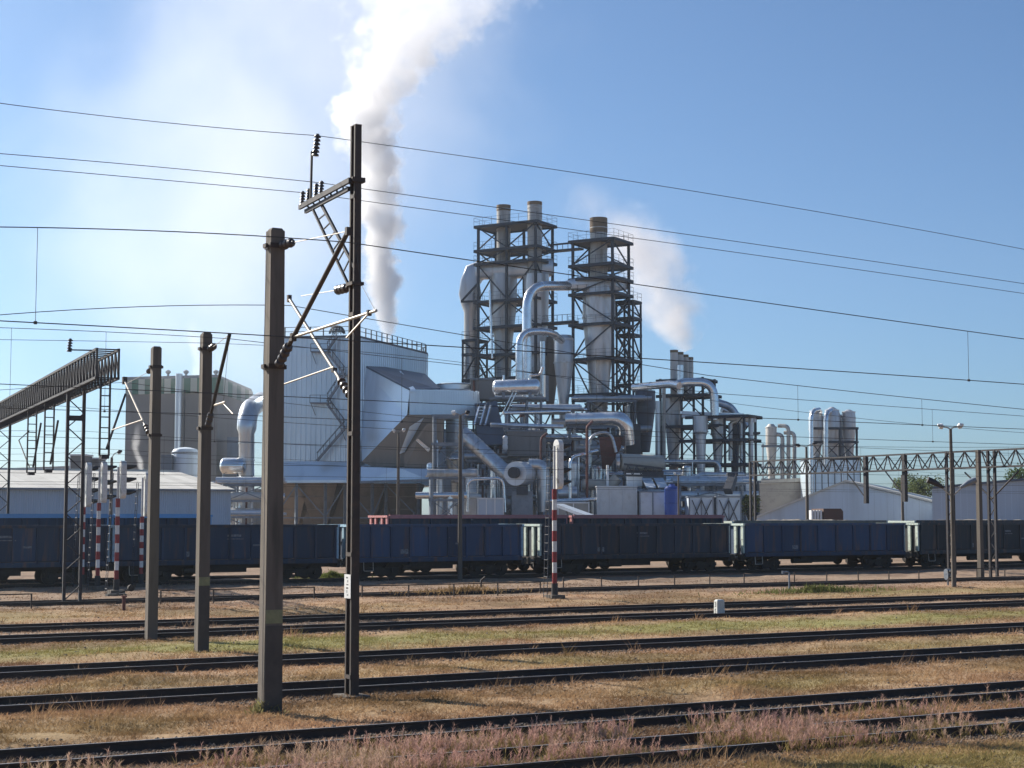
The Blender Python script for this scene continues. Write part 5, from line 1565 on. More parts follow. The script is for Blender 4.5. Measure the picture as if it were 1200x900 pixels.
pipe('silver_pipe', 'grey column pipe at the right end of the filter group', [(880, 607, 222), (880, 490, 222)], 3, 222, 'cyc', 1)
fd_ = thing('filter_deck', 'flat pale deck duct on top of the filter group, jutting right', 'duct', W(845, 492, 224))
put(MB().beam(W(800, 486, 225), W(886, 491, 223), 2.6, .9), 'deck_duct', M['duct'], fd_)
put(MB().beam(W(797, 483.5, 224), W(872, 486, 223), .5, .35), 'rim', M['alu'], fd_)
hp = thing('hanging_platform', 'small dark side platform on struts at the far right of filter group', 'platform', W(881, 509, 222))
put(MB().box(W(881, 508, 223), (2.0, 2.4, .3)), 'deck', M['steel'], hp)
for x0 in (886,): 
    put(MB().beam(W(x0, 509, 222), W(879, 527, 222), .14), 'strut', M['steel'], hp); put(MB().beam(W(876, 509, 222), W(882, 522, 222), .12), 'strut', M['steel'], hp)
    put(MB().beam(W(884, 495, 222), W(884, 507, 222), .1), 'hanger', M['steel'], hp)
dp = thing('dark_chute', 'dark slanted chute above the right panelled box', 'chute', W(855, 575, 200))
put(MB().beam(W(859, 558, 203), W(853, 576, 201), 1.0, .9), 'chute', M['steel'], dp)
put(MB().box(W(858, 556, 203.2), (1.3, 1.2, .4)), 'mouth', M['steel'], dp)
gb = thing('green_cabin', 'dark green steel cabinet right of the filter group', 'cabinet', W(873, 575, 215))
put(MB().box(W(873, 568, 216), (1.0, 1.2, 2.4)), 'body', M['green'], gb)
put(MB().box(W(873, 557, 216), (1.15, 1.35, .12)), 'top', M['steel'], gb)

# ================================================================ the great clad silo
# plan: broad front facet, long right facet running back, closed behind
SP = [W(x, HOR, Y) for x, Y in ((317, 223), (322, 220.5), (412, 219), (421, 220), (499, 242), (500, 245), (478, 262), (338, 262))]
for q in SP: q.z = 0
SC = sum(SP, Vector((0, 0, 0))) / len(SP)
_cum = [0.0]
for i in range(len(SP)): _cum.append(_cum[-1] + (SP[(i + 1) % len(SP)] - SP[i]).length)
def sil_pt(t, k=1.0, off=0.0):
    u = (t / (2 * math.pi)) % 1.0 * _cum[-1]
    i = max(j for j in range(len(SP)) if _cum[j] <= u + 1e-9)
    a, b_ = SP[i], SP[(i + 1) % len(SP)]
    d = (b_ - a).normalized(); nrm = Vector((d.y, -d.x, 0))
    return SC + (a + d * (u - _cum[i]) - SC) * k + nrm * off
zr_ = zt_(370, 396, 220); z_sk = zt_(380, 541, 221); z_sk2 = zt_(380, 563, 220); z_ho = zt_(380, 630, 222)
sl_ = thing('clad_silo', 'huge pale blue corrugated silo block behind the steel mast', 'silo', SC)
NR = 168; mb = MB(); vs = []; fs = []
for i in range(NR):
    for f, o in ((0, 0), (.45, 0), (.58, .10), (.87, .10)):
        t = 2 * math.pi * (i + f) / NR
        p_ = sil_pt(t, 1.0, o); vs += [p_ + Vector((0, 0, z_sk)), p_ + Vector((0, 0, zr_))]
n4 = NR * 4
for i in range(n4):
    j = (i + 1) % n4; fs.append((2 * i, 2 * j, 2 * j + 1, 2 * i + 1))
put(mb.add(vs, fs), 'corrugated_wall', M['clad'], sl_)
mb = MB(); n_ = 180
ring = lambda k, z: [sil_pt(2 * math.pi * i / n_, k) + Vector((0, 0, z)) for i in range(n_)]
vs = ring(1.015, zr_ - .02) + ring(1.015, zr_ + .25) + ring(.5, zr_ + .9) + ring(.05, zr_ + 1.2)
fs = [(q * n_ + i, q * n_ + (i + 1) % n_, (q + 1) * n_ + (i + 1) % n_, (q + 1) * n_ + i) for q in range(3) for i in range(n_)]
fs.append(tuple(range(n_ - 1, -1, -1)))
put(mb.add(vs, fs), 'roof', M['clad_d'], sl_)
mb = MB()
vs = ring(1.0, z_sk + .02) + ring(1.09, z_sk2) + ring(1.09, z_sk2 - .35) + ring(.9, z_sk2 - .35)
fs = [(q * n_ + i, (q + 1) * n_ + i, (q + 1) * n_ + (i + 1) % n_, q * n_ + (i + 1) % n_) for q in range(3) for i in range(n_)]
put(mb.add(vs, fs), 'skirt_roof', M['clad'], sl_, smooth=30)
f = None
for i in range(64):
    t = 2 * math.pi * i / 64; q = sil_pt(t, .985) + Vector((0, 0, zr_ + .2))
    if f is None: f = put(MB().beam(q, q + Vector((0, 0, 1.25)), .13), 'rail_post', M['steel'], sl_); q0 = q
    else: clone(f, q - q0)
for hz in (.7, 1.3):
    pts = [sil_pt(2 * math.pi * i / 64, .985) + Vector((0, 0, zr_ + .2 + hz)) for i in range(65)]
    put(MB().tube(pts, .045, 4, caps=False), 'hand_rail', M['steel'], sl_)
dm = thing('roof_cage', 'small dark domed cage on the front rim of the great silo', 'cage', W(395, 392, 220))
q = W(395, 391, 221.5)
for k in range(8):
    t = math.pi * k / 8; pts = [q + Vector((math.cos(t) * 1.1 * math.cos(a), math.sin(t) * 1.1 * math.cos(a), 1.1 * math.sin(a))) for a in np.linspace(0, math.pi, 9)]
    put(MB().tube(pts, .07, 5), 'hoop', M['steel'], dm)
for a in (.35, .7, 1.05):
    put(MB().tube([q + Vector((1.1 * math.cos(a) * math.cos(t), 1.1 * math.cos(a) * math.sin(t), 1.1 * math.sin(a))) for t in np.linspace(0, 2 * math.pi, 17)], .05, 5), 'ring', M['steel'], dm)
def sil_front(px):
    best = None
    for t in np.linspace(0, 2 * math.pi, 720):
        q = sil_pt(t, 1.0, .15)
        if q.y > SC.y: continue
        e = abs(600 + FPX * q.x / q.y - px)
        if best is None or e < best[0]: best = (e, q)
    return best[1].y
st_ = thing('zigzag_stairs', 'zigzag outside staircase climbing the front of the great silo', 'stairs', W(390, 540, sil_front(390) - .6))
fl = [(372, 540, 404, 503), (404, 501, 384, 474), (384, 471, 404, 441), (404, 439, 384, 414), (384, 411, 396, 394)]
for k, (x0, y0, x1, y1) in enumerate(fl):
    a, b_ = W(x0, y0, sil_front(x0) - .75), W(x1, y1, sil_front(x1) - .75)
    for e in (0, .9):
        put(MB().beam(a + Vector((0, -e, 0)), b_ + Vector((0, -e, 0)), .09, .26), 'stringer', M['steel_l'], st_)
        put(MB().beam(a + Vector((0, -e, 1.05)), b_ + Vector((0, -e, 1.05)), .06), 'handrail', M['steel'], st_)
    tr = MB(); m_ = 14
    for i in range(m_):
        q = a.lerp(b_, (i + .5) / m_); tr.box(q - Vector((0, .45, 0)), (.28, .9, .05))
        if i % 3 == 0: tr.beam(q - Vector((0, .9, 0)), q + Vector((0, -.9, 1.05)), .05)
    put(tr, 'treads', M['steel'], st_, kind='stuff')
for (x, y, w_) in ((376, 412.5, 2.6), (406, 440, 1.8), (376, 472.5, 2.8), (407, 502, 1.8)):
    q = W(x, y, sil_front(x) - .9); put(MB().box(q, (w_, 1.5, .14)), 'landing', M['steel_l'], st_)
    put(MB().beam(q + Vector((-w_ / 2, .5, 0)), q + Vector((-w_ / 2 + .6, .7, -1.6)), .08), 'landing_strut', M['steel_l'], st_)
    lr = MB()
    for e in (-.5, 0, .5): lr.beam(q + Vector((e * w_, -.7, 0)), q + Vector((e * w_, -.7, 1.05)), .06)
    put(lr.beam(q + Vector((-.5 * w_, -.7, 1.05)), q + Vector((.5 * w_, -.7, 1.05)), .06), 'landing_rail', M['steel'], st_)
# hoppers under the silo, each its own
HO = [('leftmost brown hopper under the great silo, behind the thick concrete pole', 338), ('second brown hopper under the great silo, left of the steel mast', 372), ('third brown hopper under the great silo, right of the steel mast', 428), ('rightmost brown hopper under the great silo, beside the light frame', 470)]
for lab, px_ in HO:
    Yh = 226.0
    tl, tr2 = W(px_ - 23, 565, Yh - 5), W(px_ + 23, 565, Yh - 5)
    zt, zb_ = z_sk2 - .4, 1.2
    cx_ = (tl.x + tr2.x) / 2; hw_ = (tr2.x - tl.x) / 2
    r_ = thing('hopper', lab, 'hopper', Vector((cx_, Yh, 0)))
    mb = MB()
    T4 = [Vector((cx_ + sx * hw_, Yh + sy * 5, zt)) for sx, sy in ((-1, -1), (1, -1), (1, 1), (-1, 1))]
    B4_ = [Vector((cx_ + sx * .6, Yh + sy * .8, zb_)) for sx, sy in ((-1, -1), (1, -1), (1, 1), (-1, 1))]
    put(mb.add(T4 + B4_, [(0, 1, 2, 3), (1, 0, 4, 5), (2, 1, 5, 6), (3, 2, 6, 7), (0, 3, 7, 4), (7, 6, 5, 4)]), 'shell', M['clad_b'], r_)
    for f in (.25, .5, .75):
        for a_, b_ in ((0, 1), (1, 2), (3, 0)):
            put(MB().beam(T4[a_].lerp(B4_[a_], f), T4[b_].lerp(B4_[b_], f), .16), 'stiffener', M['clad_b'], r_)
    put(MB().box((cx_, Yh, zb_ - .4), (1.4, 1.8, .8)), 'outlet', M['steel'], r_)
hf = thing('hopper_support', 'row of grey steel columns and braces carrying the great silo', 'steel frame', W(400, HOR, 219) - Vector((0, 0, EYE)))
XS = (322, 347, 381, 404, 436, 452, 490)
for k, px_ in enumerate(XS):
    q = W(px_, HOR, 219.5); put(MB().beam((q.x, q.y, 0), (q.x, q.y, z_sk2 - .36), .34), 'column', M['steel_l'], hf)
    if k + 1 < len(XS):
        q2 = W(XS[k + 1], HOR, 219.5)
        put(MB().beam((q.x, q.y, 3.6), (q2.x, q2.y, 3.6), .18), 'tie_beam', M['steel_l'], hf)
        if k % 2 == 0: put(MB().beam((q.x, q.y - .02, 3.7), (q2.x, q2.y - .02, z_sk2 - .6), .15), 'brace', M['steel_l'], hf)
        else: put(MB().beam((q2.x, q.y - .02, 3.7), (q.x, q2.y - .02, z_sk2 - .6), .15), 'brace', M['steel_l'], hf)
# dark wall behind the hoppers
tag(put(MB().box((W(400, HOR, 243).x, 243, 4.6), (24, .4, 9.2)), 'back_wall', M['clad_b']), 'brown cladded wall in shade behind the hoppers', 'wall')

# annex hanging over the frames; sloping roof coloured dark as turned from the sun
an = thing('clad_annex', 'pale cladded annex with shade-coloured sloping roof jutting right from the great silo', 'annex', W(480, 500, 219))
A_, B_, C_, D_ = W(421, 427, 222.5), W(480, 458, 216), W(514, 457, 219), W(498, 440, 236)
E_, F_, K_ = W(424, 541, 219.5), W(477, 487, 216), W(420, 541, 228)
mb = MB()
vs = [A_, B_, F_, E_, D_, C_, W(500, 487, 228), W(440, 541, 232)]
put(MB().add([A_, B_, F_, E_], [(0, 3, 2, 1)]).add([A_ + Vector((0, 6, 0)), B_ + Vector((0, 6, 0)), F_ + Vector((0, 6, 0)), E_ + Vector((0, 6, 0))], [(0, 1, 2, 3)]).add([E_, F_, F_ + Vector((0, 6, 0)), E_ + Vector((0, 6, 0))], [(0, 3, 2, 1)]), 'front_wall', M['clad'], an)
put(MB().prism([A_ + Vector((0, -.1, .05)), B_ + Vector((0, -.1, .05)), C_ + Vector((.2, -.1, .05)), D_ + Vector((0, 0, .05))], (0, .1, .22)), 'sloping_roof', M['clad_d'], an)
put(MB().prism([W(465, 437, 229), W(470, 437, 229), W(487, 459, 215.6), W(481, 459, 215.6)], (0, .02, .3)), 'roof_flashing', M['clad'], an)
H0, H1 = W(480, 457, 216), W(562, 457, 219)
zb_ = zt_(520, 487, 216)
wl = MB(); nn = 40; vs, fs = [], []
for i in range(nn + 1):
    for f, o in ((0, 0), (.55, 0), (.65, -.08), (.9, -.08)):
        p_ = H0.lerp(H1, min(1, (i + f) / (nn + 1))); vs += [Vector((p_.x, p_.y + o, zb_)), Vector((p_.x, p_.y + o, H0.z))]
m_ = len(vs) // 2
fs = [(2 * i, 2 * i + 2, 2 * i + 3, 2 * i + 1) for i in range(m_ - 1)]
put(wl.add(vs, fs), 'corrugated_wall', M['clad'], an)
put(MB().prism([Vector((H0.x, H0.y + .05, zb_)), Vector((H1.x, H1.y + .05, zb_)), Vector((H1.x, H1.y + 9, zb_)), Vector((H0.x, H0.y + 12, zb_))], (0, 0, H0.z - zb_ + .1)), 'core', M['clad'], an)
put(MB().beam(Vector((H0.x, H0.y - .16, zb_ - .05)), Vector((H1.x + .2, H1.y - .16, zb_ - .05)), .3, .3), 'lower_trim', M['steel_l'], an)
dr = thing('flat_drum', 'low flat round drum on the annex roof', 'drum', W(532, 457, 221))
q = W(532, 457, 223)
put(MB().lathe((q.x, q.y, q.z), [(2.4, 0), (2.4, .75), (2.25, .85), (.3, .95)], 26), 'shell', M['clad'], dr, smooth=30)
put(MB().lathe((q.x, q.y, q.z), [(2.5, .62), (2.5, .74)], 26, caps=False), 'rim', M['steel_l'], dr)
# chutes under the annex: a brown trapezoid, a bright inner one
c1_ = thing('transfer_chute', 'broad brown slanted chute under the annex, beside the steel mast', 'chute', W(455, 545, 217))
put(MB().prism([W(424, 541, 217), W(477, 486, 215), W(513, 486, 215), W(483, 545, 216), W(440, 549, 217)], (0, 4.5, 0)), 'housing', M['clad_b'], c1_)
put(MB().prism([W(480, 500, 214.6), W(497, 489, 214.6), W(474, 530, 215.4), W(468, 532, 215.4)], (0, .12, 0)), 'pale_panel', M['clad'], c1_)
c2_ = thing('transfer_chute', 'second brown slanted chute with shiny patch under the annex', 'chute', W(490, 545, 212))
put(MB().prism([W(473, 534, 213.5), W(500, 497, 212.5), W(520, 487, 212.5), W(519, 520, 213), W(505, 548, 213.5), W(474, 549, 213.5)], (0, 2.8, 0)), 'housing', M['clad_b'], c2_)
put(MB().prism([W(487, 516, 212.2), W(490, 514, 212.2), W(504, 526, 212.4), W(502, 530, 212.4)], (0, .06, 0)), 'shiny_patch', M['alu'], c2_)
skd = thing('lower_deck_roof', 'pale curved deck roof at the foot of the brown chutes', 'roof deck', W(460, 560, 214))
put(MB().prism([W(423, 546, 214), W(470, 549, 212), W(502, 549, 212), W(502, 562, 211), W(423, 565, 213)], (0, 6, .2)), 'deck', M['clad'], skd)
put(MB().beam(W(423, 565, 212.8), W(503, 562.5, 210.8), .25, .3), 'eave', M['steel_l'], skd)
pc = thing('pale_column', 'broad pale cladded shaft under the annex right end', 'shaft', W(535, 555, 217))
q = W(535, HOR, 220); r_c = 13 * mpp(220)
put(MB().lathe((q.x, q.y, 0), [(r_c * .5, 2), (r_c * .5, zt_(535, 560, 220)), (r_c, zt_(535, 545, 220)), (r_c, zt_(535, 486, 220))], 26), 'shell', M['clad'], pc, smooth=30)
for yy in (500, 515, 530): 
    z = zt_(535, yy, 220); put(MB().lathe((q.x, q.y, 0), [(r_c, z), (r_c + .06, z + .03), (r_c + .06, z + .15), (r_c, z + .18)], 26, caps=False), 'ring', M['clad'], pc, smooth=30)
bl_ = thing('bright_spout', 'small bright shiny spout between the brown chute and pale shaft', 'spout', W(511, 550, 209))
put(MB().prism([W(512, 515, 209), W(514, 520, 209), W(513, 550, 208.6), W(507, 551, 208.6), W(507.5, 535, 208.8)], (0, .8, 0)), 'sheet', M['alu'], bl_)
put(MB().lathe(W(504, 552, 208.6), [(.25, 0), (.5, .3), (.45, .9), (.2, 1.1)], 14), 'knob', M['alu'], bl_, smooth=40)
# left elbow and ducts beside the silo
pp_ = thing('elbow_duct', 'fat pale vertical duct with rounded elbow left of the great silo', 'duct', W(289, 600, 214))
put(MB().tube(bend([W(289, 588, 214), W(289, 482, 214), W(306, 470, 222)], 3.0, 8), [9 * mpp(214)] + [9.2 * mpp(214)] + [11.5 * mpp(214)] * 8 + [11 * mpp(214)], 24), 'shell', M['galv'], pp_, smooth=40)
for yy in (500, 520, 540, 560, 580):
    q = W(289, yy, 214); put(MB().lathe(q, [(9.2 * mpp(214), 0), (9.8 * mpp(214), .03), (9.8 * mpp(214), .16), (9.2 * mpp(214), .2)], 24, caps=False), 'joint_band', M['galv'], pp_, smooth=40)
put(MB().lathe(W(284, 606, 213), [(1.9, 0), (.9, 2.2)], 20), 'base_cone', M['white'], pp_, smooth=30)
lc = thing('pressure_vessel', 'shiny horizontal duct with domed end left of the fat pale duct', 'tank', W(270, 550, 212))
vessel(lc, W(262, 546, 212), W(284, 546, 212), 9.5 * mpp(212), 'alu')
for px_ in (262, 278): put(MB().beam(W(px_, 553, 212), W(px_, 640, 212), .2), 'leg', M['steel_l'], lc)
rack('small light pipe rack at the foot of the fat pale duct', 264, 312, 206, 568, 625, 4, 3, pipes=6, seed=15)

# ================================================================ left background buildings
gb2 = thing('grey_building', 'tall grey factory block with green and cream striped parapet, far left', 'building', W(200, HOR, 288) - Vector((0, 0, EYE)))
L_, C2, R2 = W(148, 445, 290), W(255, 443, 285), W(295, 459, 318)
zt = C2.z
foot = [Vector((L_.x, L_.y, 0)), Vector((C2.x, C2.y, 0)), Vector((R2.x, R2.y, 0)), Vector((L_.x + 4, R2.y + 4, 0))]
put(MB().prism(foot, (0, 0, zt)), 'walls', M['grey'], gb2)
def band_panels(a, b_, n, z0, z1, start):
    d = (b_ - a); nrm = Vector((d.y, -d.x, 0)).normalized()
    for k in range(n):
        q0, q1 = a + d * ((k + .01) / n), a + d * ((k + .99) / n)
        put(MB().prism([q0 + nrm * .25, q1 + nrm * .25, q1 - nrm * .1, q0 - nrm * .1][::-1], (0, 0, z1 - z0)).v and MB().add([Vector((p.x, p.y, zz)) for zz in (z0, z1) for p in (q0 + nrm * .25, q1 + nrm * .25, q1 - nrm * .1, q0 - nrm * .1)], [(0, 1, 5, 4), (1, 2, 6, 5), (2, 3, 7, 6), (3, 0, 4, 7), (4, 5, 6, 7), (3, 2, 1, 0)]), 'parapet_panel', M['green'] if (k + start) % 2 else M['cream'], gb2)
zb0, zb1 = zt_(200, 461, 287), zt + .1
band_panels(foot[0], foot[1], 14, zb0, zb1, 0)
band_panels(foot[1], foot[2], 8, zb0, zb1, 1)
put(MB().prism([p + Vector((0, 0, zt + .11)) for p in foot], (0, 0, .5)), 'roof_edge', M['steel_l'], gb2)
q = W(207, HOR, 284)
put(MB().lathe((q.x, q.y, 0), [(.62, 10), (.62, zt_(207, 438, 284))], 16), 'flue_pipe', M['galv'], gb2, smooth=30)
put(MB().box((q.x + .9, q.y + .8, 16), (.2, .2, 20)), 'drain_pipe', M['steel'], gb2)
for px_ in (197, 218, 253):
    q = W(px_, 441, 291); put(MB().lathe((q.x, q.y, zt + .5), [(.22, 0), (.22, .7), (.5, 1.0), (.5, 1.25), (.1, 1.5)], 14), 'roof_vent', M['steel_l'], gb2, smooth=30)
put(MB().prism([W(266, 512, 284), W(282, 512, 290), W(282, 555, 290), W(266, 555, 284)], (0, 1, 0)), 'door_recess', M['clad_d'], gb2)
ws = thing('small_silo', 'small white domed silo behind the warehouse roof', 'silo', W(216, 560, 240) )
q = W(216, HOR, 240)
put(MB().lathe((q.x, q.y, 0), [(2.0, 5), (2.0, zt_(216, 530, 240)), (1.7, zt_(216, 526.5, 240)), (.8, zt_(216, 524.5, 240)), (.1, zt_(216, 524, 240))], 26), 'shell', M['ware'], ws, smooth=35)
put(MB().box(W(196, 545, 238), (1.5, 1.5, 3)), 'service_box', M['clad_d'], ws)
put(MB().lathe((q.x, q.y, 0), [(2.05, zt_(216, 532, 240)), (2.1, zt_(216, 530, 240))], 26, caps=False), 'rim', M['steel_l'], ws)

wh = thing('white_warehouse', 'long low white warehouse with pale roof behind the left wagons', 'warehouse', W(130, HOR, 150) - Vector((0, 0, EYE)))
pW = tk_of(W(270, HOR, 142))[1]; sW1 = s_at(270, pW); sW0 = s_at(-140, pW)
ze = W(270, 573, 142).z
nC = 150; vs = []; 
for i in range(nC):
    for f, o in ((0, 0), (.55, 0), (.65, -.05), (.9, -.05)):
        s = sW0 + (sW1 - sW0) * (i + f) / (nC - .1); vs += [Tk(s, pW + o, 0), Tk(s, pW + o, ze)]
m_ = len(vs) // 2
put(MB().add(vs, [(2 * i, 2 * i + 2, 2 * i + 3, 2 * i + 1) for i in range(m_ - 1)]), 'front_wall', M['ware'], wh)
zri = ze + 1.9; dW = 16.0
put(MB().add([Tk(sW1, pW, 0), Tk(sW1, pW + 2 * dW, 0), Tk(sW1, pW + 2 * dW, ze), Tk(sW1, pW + dW, zri), Tk(sW1, pW, ze)], [(0, 1, 2, 3, 4)]), 'gable_wall', M['ware'], wh)
nP = 26
for k in range(nP):
    s0_, s1_ = sW0 + (sW1 + .3 - sW0) * k / nP, sW0 + (sW1 + .3 - sW0) * (k + .985) / nP
    put(MB().add([Tk(s0_, pW - .35, ze - .04), Tk(s1_, pW - .35, ze - .04), Tk(s1_, pW + dW, zri), Tk(s0_, pW + dW, zri), Tk(s0_, pW - .35, ze - .14), Tk(s1_, pW - .35, ze - .14), Tk(s1_, pW + dW, zri - .1), Tk(s0_, pW + dW, zri - .1)], [(0, 1, 2, 3), (0, 4, 5, 1), (1, 5, 6, 2), (3, 7, 4, 0), (7, 6, 5, 4)]), 'roof_sheet', M['roofl'], wh)
put(MB().beam(Tk(sW0, pW + dW, zri + .05), Tk(sW1 + .3, pW + dW, zri + .05), .5, .16), 'ridge_cap', M['roofl'], wh)
put(MB().beam(Tk(sW0, pW - .42, ze - .12), Tk(sW1 + .3, pW - .42, ze - .12), .16, .16), 'gutter', M['steel_l'], wh)
# roof plant behind the warehouse
for lab, px0, px1, py0, py1, Y in (('small grey cabin on the skyline left of the leftmost concrete pole', 82, 100, 534, 556, 175), ('pale cabin on the skyline behind the left signals', 105, 116, 538, 556, 178)):
    cabin('roof_cabin', lab, px0, px1, py0, py1, Y, 3, 'grey', 'white', 0, cat='cabin')
lr_ = thing('long_low_roof', 'long pale low roof edge on the skyline behind the warehouse, far left', 'roof', W(40, 553, 190))
put(MB().prism([W(-60, 551, 190), W(82, 546, 190), W(88, 556, 190), W(-60, 556, 190)], (0, 14, .4)), 'sheet', M['roofl'], lr_)
put(MB().beam(W(-60, 556, 189.9), W(88, 556, 189.9), .2, .3), 'edge', M['grey'], lr_)

# ================================================================ right background buildings
def gable(name, label, pts, Y, dep, mt, roofm, cat, over=.4):
    """pts: front wall outline in pixels, left to right along the roof line; ground closed below"""
    P3 = [W(x, y, Y) for x, y in pts]
    r_ = thing(name, label, cat, Vector((P3[0].x, Y, 0)))
    poly = [Vector((P3[0].x, Y, 0)), Vector((P3[-1].x, Y, 0))] + P3[::-1]
    dv = Vector((dep * .34, dep, 0))
    put(MB().prism(poly, dv), 'walls', M[mt], r_)
    for a, b_ in zip(P3[:-1], P3[1:]):
        put(MB().prism([a + Vector((0, -over, .03)), b_ + Vector((0, -over, .03)), b_ + Vector((0, -over, .25)), a + Vector((0, -over, .25))], dv * 1.02), 'roof_slope', M[roofm], r_)
    f = None
    for k in range(0, 28):
        x = P3[0].x + (P3[-1].x - P3[0].x) * (k + .5) / 28
        zt = np.interp(x, [p.x for p in P3], [p.z for p in P3])
        put(MB().box((x, Y - .006, zt / 2), (.05, .012, zt - .1)), 'wall_seam', M[mt], r_)
    return r_
gable('gabled_warehouse', 'low pale blue gabled warehouse behind the right wagons', [(886, 607), (990, 565), (1096, 590)], 186, 40, 'ware', 'roofl', 'warehouse')
gable('grey_hall', 'large grey hall with rising roof line at the right edge', [(1092, 573), (1200, 563), (1300, 553)], 172, 45, 'ware', 'clad_d', 'hall')
tb = cabin('clad_block', 'tall pale cladded block carrying the three clustered silos', 949, 1008, 539, 620, 300, 9, 'clad', 'steel', 8, cat='building')
si = thing('steel_support', 'dark steel frame around the three clustered silos', 'steel frame', W(978, 539, 300))
for px_ in (951, 965, 984, 1004):
    for yy in (300.5, 306):
        put(MB().beam(W(px_, 540, yy), W(px_, 501, yy), .3), 'column', M['steel'], si)
for py in (502, 518, 537):
    put(MB().beam(W(949, py, 300.4), W(1006, py, 300.4), .3, .45), 'girder', M['steel'], si)
for k, (x0, x1) in enumerate(((951, 965), (965, 984), (984, 1004))):
    put(MB().beam(W(x0, 537, 300.2), W(x1, 518, 300.2), .16), 'brace', M['steel'], si); put(MB().beam(W(x1, 537, 300.2), W(x0, 518, 300.2), .16), 'brace', M['steel'], si)
cyclone('silo_cyclone', 'leftmost of the three clustered silos with arched pipe', 958, 303, [(2, 478), (7, 482), (8.5, 490), (8.5, 503), (7.5, 512), (4, 537)])
cyclone('silo_cyclone', 'middle one of the three clustered silos', 977, 303, [(2, 477), (8, 481), (10, 488), (10, 503), (9, 517), (6, 537)])
cyclone('silo_cyclone', 'rightmost of the three clustered silos', 996.5, 303, [(2, 480), (7.5, 483), (8, 490), (8, 503), (6.5, 515), (4.5, 537)])
cyclone('silo_cyclone', 'dark narrow silo squeezed between middle and rightmost clustered silos', 987, 306, [(3, 486), (5, 488), (5, 537)], mt='clad_d')
pipe('silver_pipe', 'arched bright pipe on the left side of the clustered silos', [(951, 600, 299), (951, 482, 299), (960, 480, 302)], 2.6, 299, 'alu', 1.6)
pipe('silver_pipe', 'bright pipe between left and middle clustered silos', [(968, 545, 299), (968, 484, 299), (974, 481, 302)], 2.8, 299, 'alu', 1.6)
fg = thing('steel_support', 'slender far frame around the pale cyclone left of the clustered silos', 'steel frame', W(912, 560, 318))
for px_ in (894, 915, 932):
    for yy in (317, 322): put(MB().beam(W(px_, 572, yy), W(px_, 520, yy), .22), 'column', M['steel_l'], fg)
for py in (523, 548, 562): put(MB().beam(W(892, py, 316.8), W(934, py, 316.8), .25, .4), 'girder', M['steel_l'], fg)
for x0, x1, a_, b_ in ((894, 915, 562, 548), (915, 932, 548, 562), (894, 915, 548, 523), (915, 932, 523, 548)):
    put(MB().beam(W(x0, a_, 316.6), W(x1, b_, 316.6), .14), 'brace', M['steel_l'], fg)
cyclone('silo_cyclone', 'pale far cyclone with arched pipes left of the clustered silos', 905, 319, [(3, 497), (6.5, 501), (6.5, 522), (4, 548), (4, 562)], mt='stack')
for k, (x, t, lab) in enumerate(((917, 509, 'first'), (924, 499, 'second and tallest'), (931, 507, 'third'))):
    pipe('silver_pipe', lab + ' upright far pipe right of the pale far cyclone', [(x, 566, 318), (x, t, 318), (x - 12, t, 319)], 2.3, 318, 'stack', 2)
fb = thing('far_shed', 'far pale shed with long roof below the pale far cyclone', 'shed', W(912, 575, 310) )
put(MB().prism([W(886, 566, 310), W(948, 562, 310), W(948, 620, 310), W(886, 620, 310)], (0, 8, 0)), 'walls', M['beige'], fb)
put(MB().beam(W(884, 565.5, 309.8), W(949, 561.5, 309.8), .4, .7), 'roof_edge', M['roofl'], fb)
cabin('equipment_container', 'teal-grey cabinet standing left of the far pale shed', 874, 882, 556, 620, 214, 2, 'duct', 'steel_l', 1)
tl_ = thing('box_trailer', 'brown box trailer with rounded top standing behind the rubble wagon', 'trailer', W(976, HOR, 150) - Vector((0, 0, EYE)))
a, b_ = W(965, 596, 150), W(988, 596, 150)
put(MB().prism([(a.x, 150, 1.2), (b_.x, 150, 1.2), (b_.x, 150, a.z - .25), (b_.x - .2, 150, a.z), (a.x, 150, a.z)], (0, 6, 0)), 'body', M['brown'], tl_)
put(MB().box(((a.x + b_.x) / 2, 153, 1.0), (1.2, 6.2, .38)), 'chassis', M['under'], tl_)
for yy in (151, 152.3): put(MB().tube([(a.x + .2, yy, .5), (a.x + .5, yy, .5)], .5, 16), 'wheel', M['under'], tl_, smooth=40); put(MB().tube([(b_.x - .5, yy, .5), (b_.x - .2, yy, .5)], .5, 16), 'wheel', M['under'], tl_, smooth=40)
cr = thing('crate_stack', 'white ribbed crate stack left of the brown box trailer', 'crate', W(956, HOR, 150) - Vector((0, 0, EYE)))
a, b_ = W(950, 598, 150), W(963.5, 598, 150)
for k in range(4):
    x = a.x + (b_.x - a.x) * (k + .5) / 4; put(MB().box((x, 150.5, a.z / 2), ((b_.x - a.x) / 4 - .07, 1.2, a.z)), 'white_post', M['white'], cr)

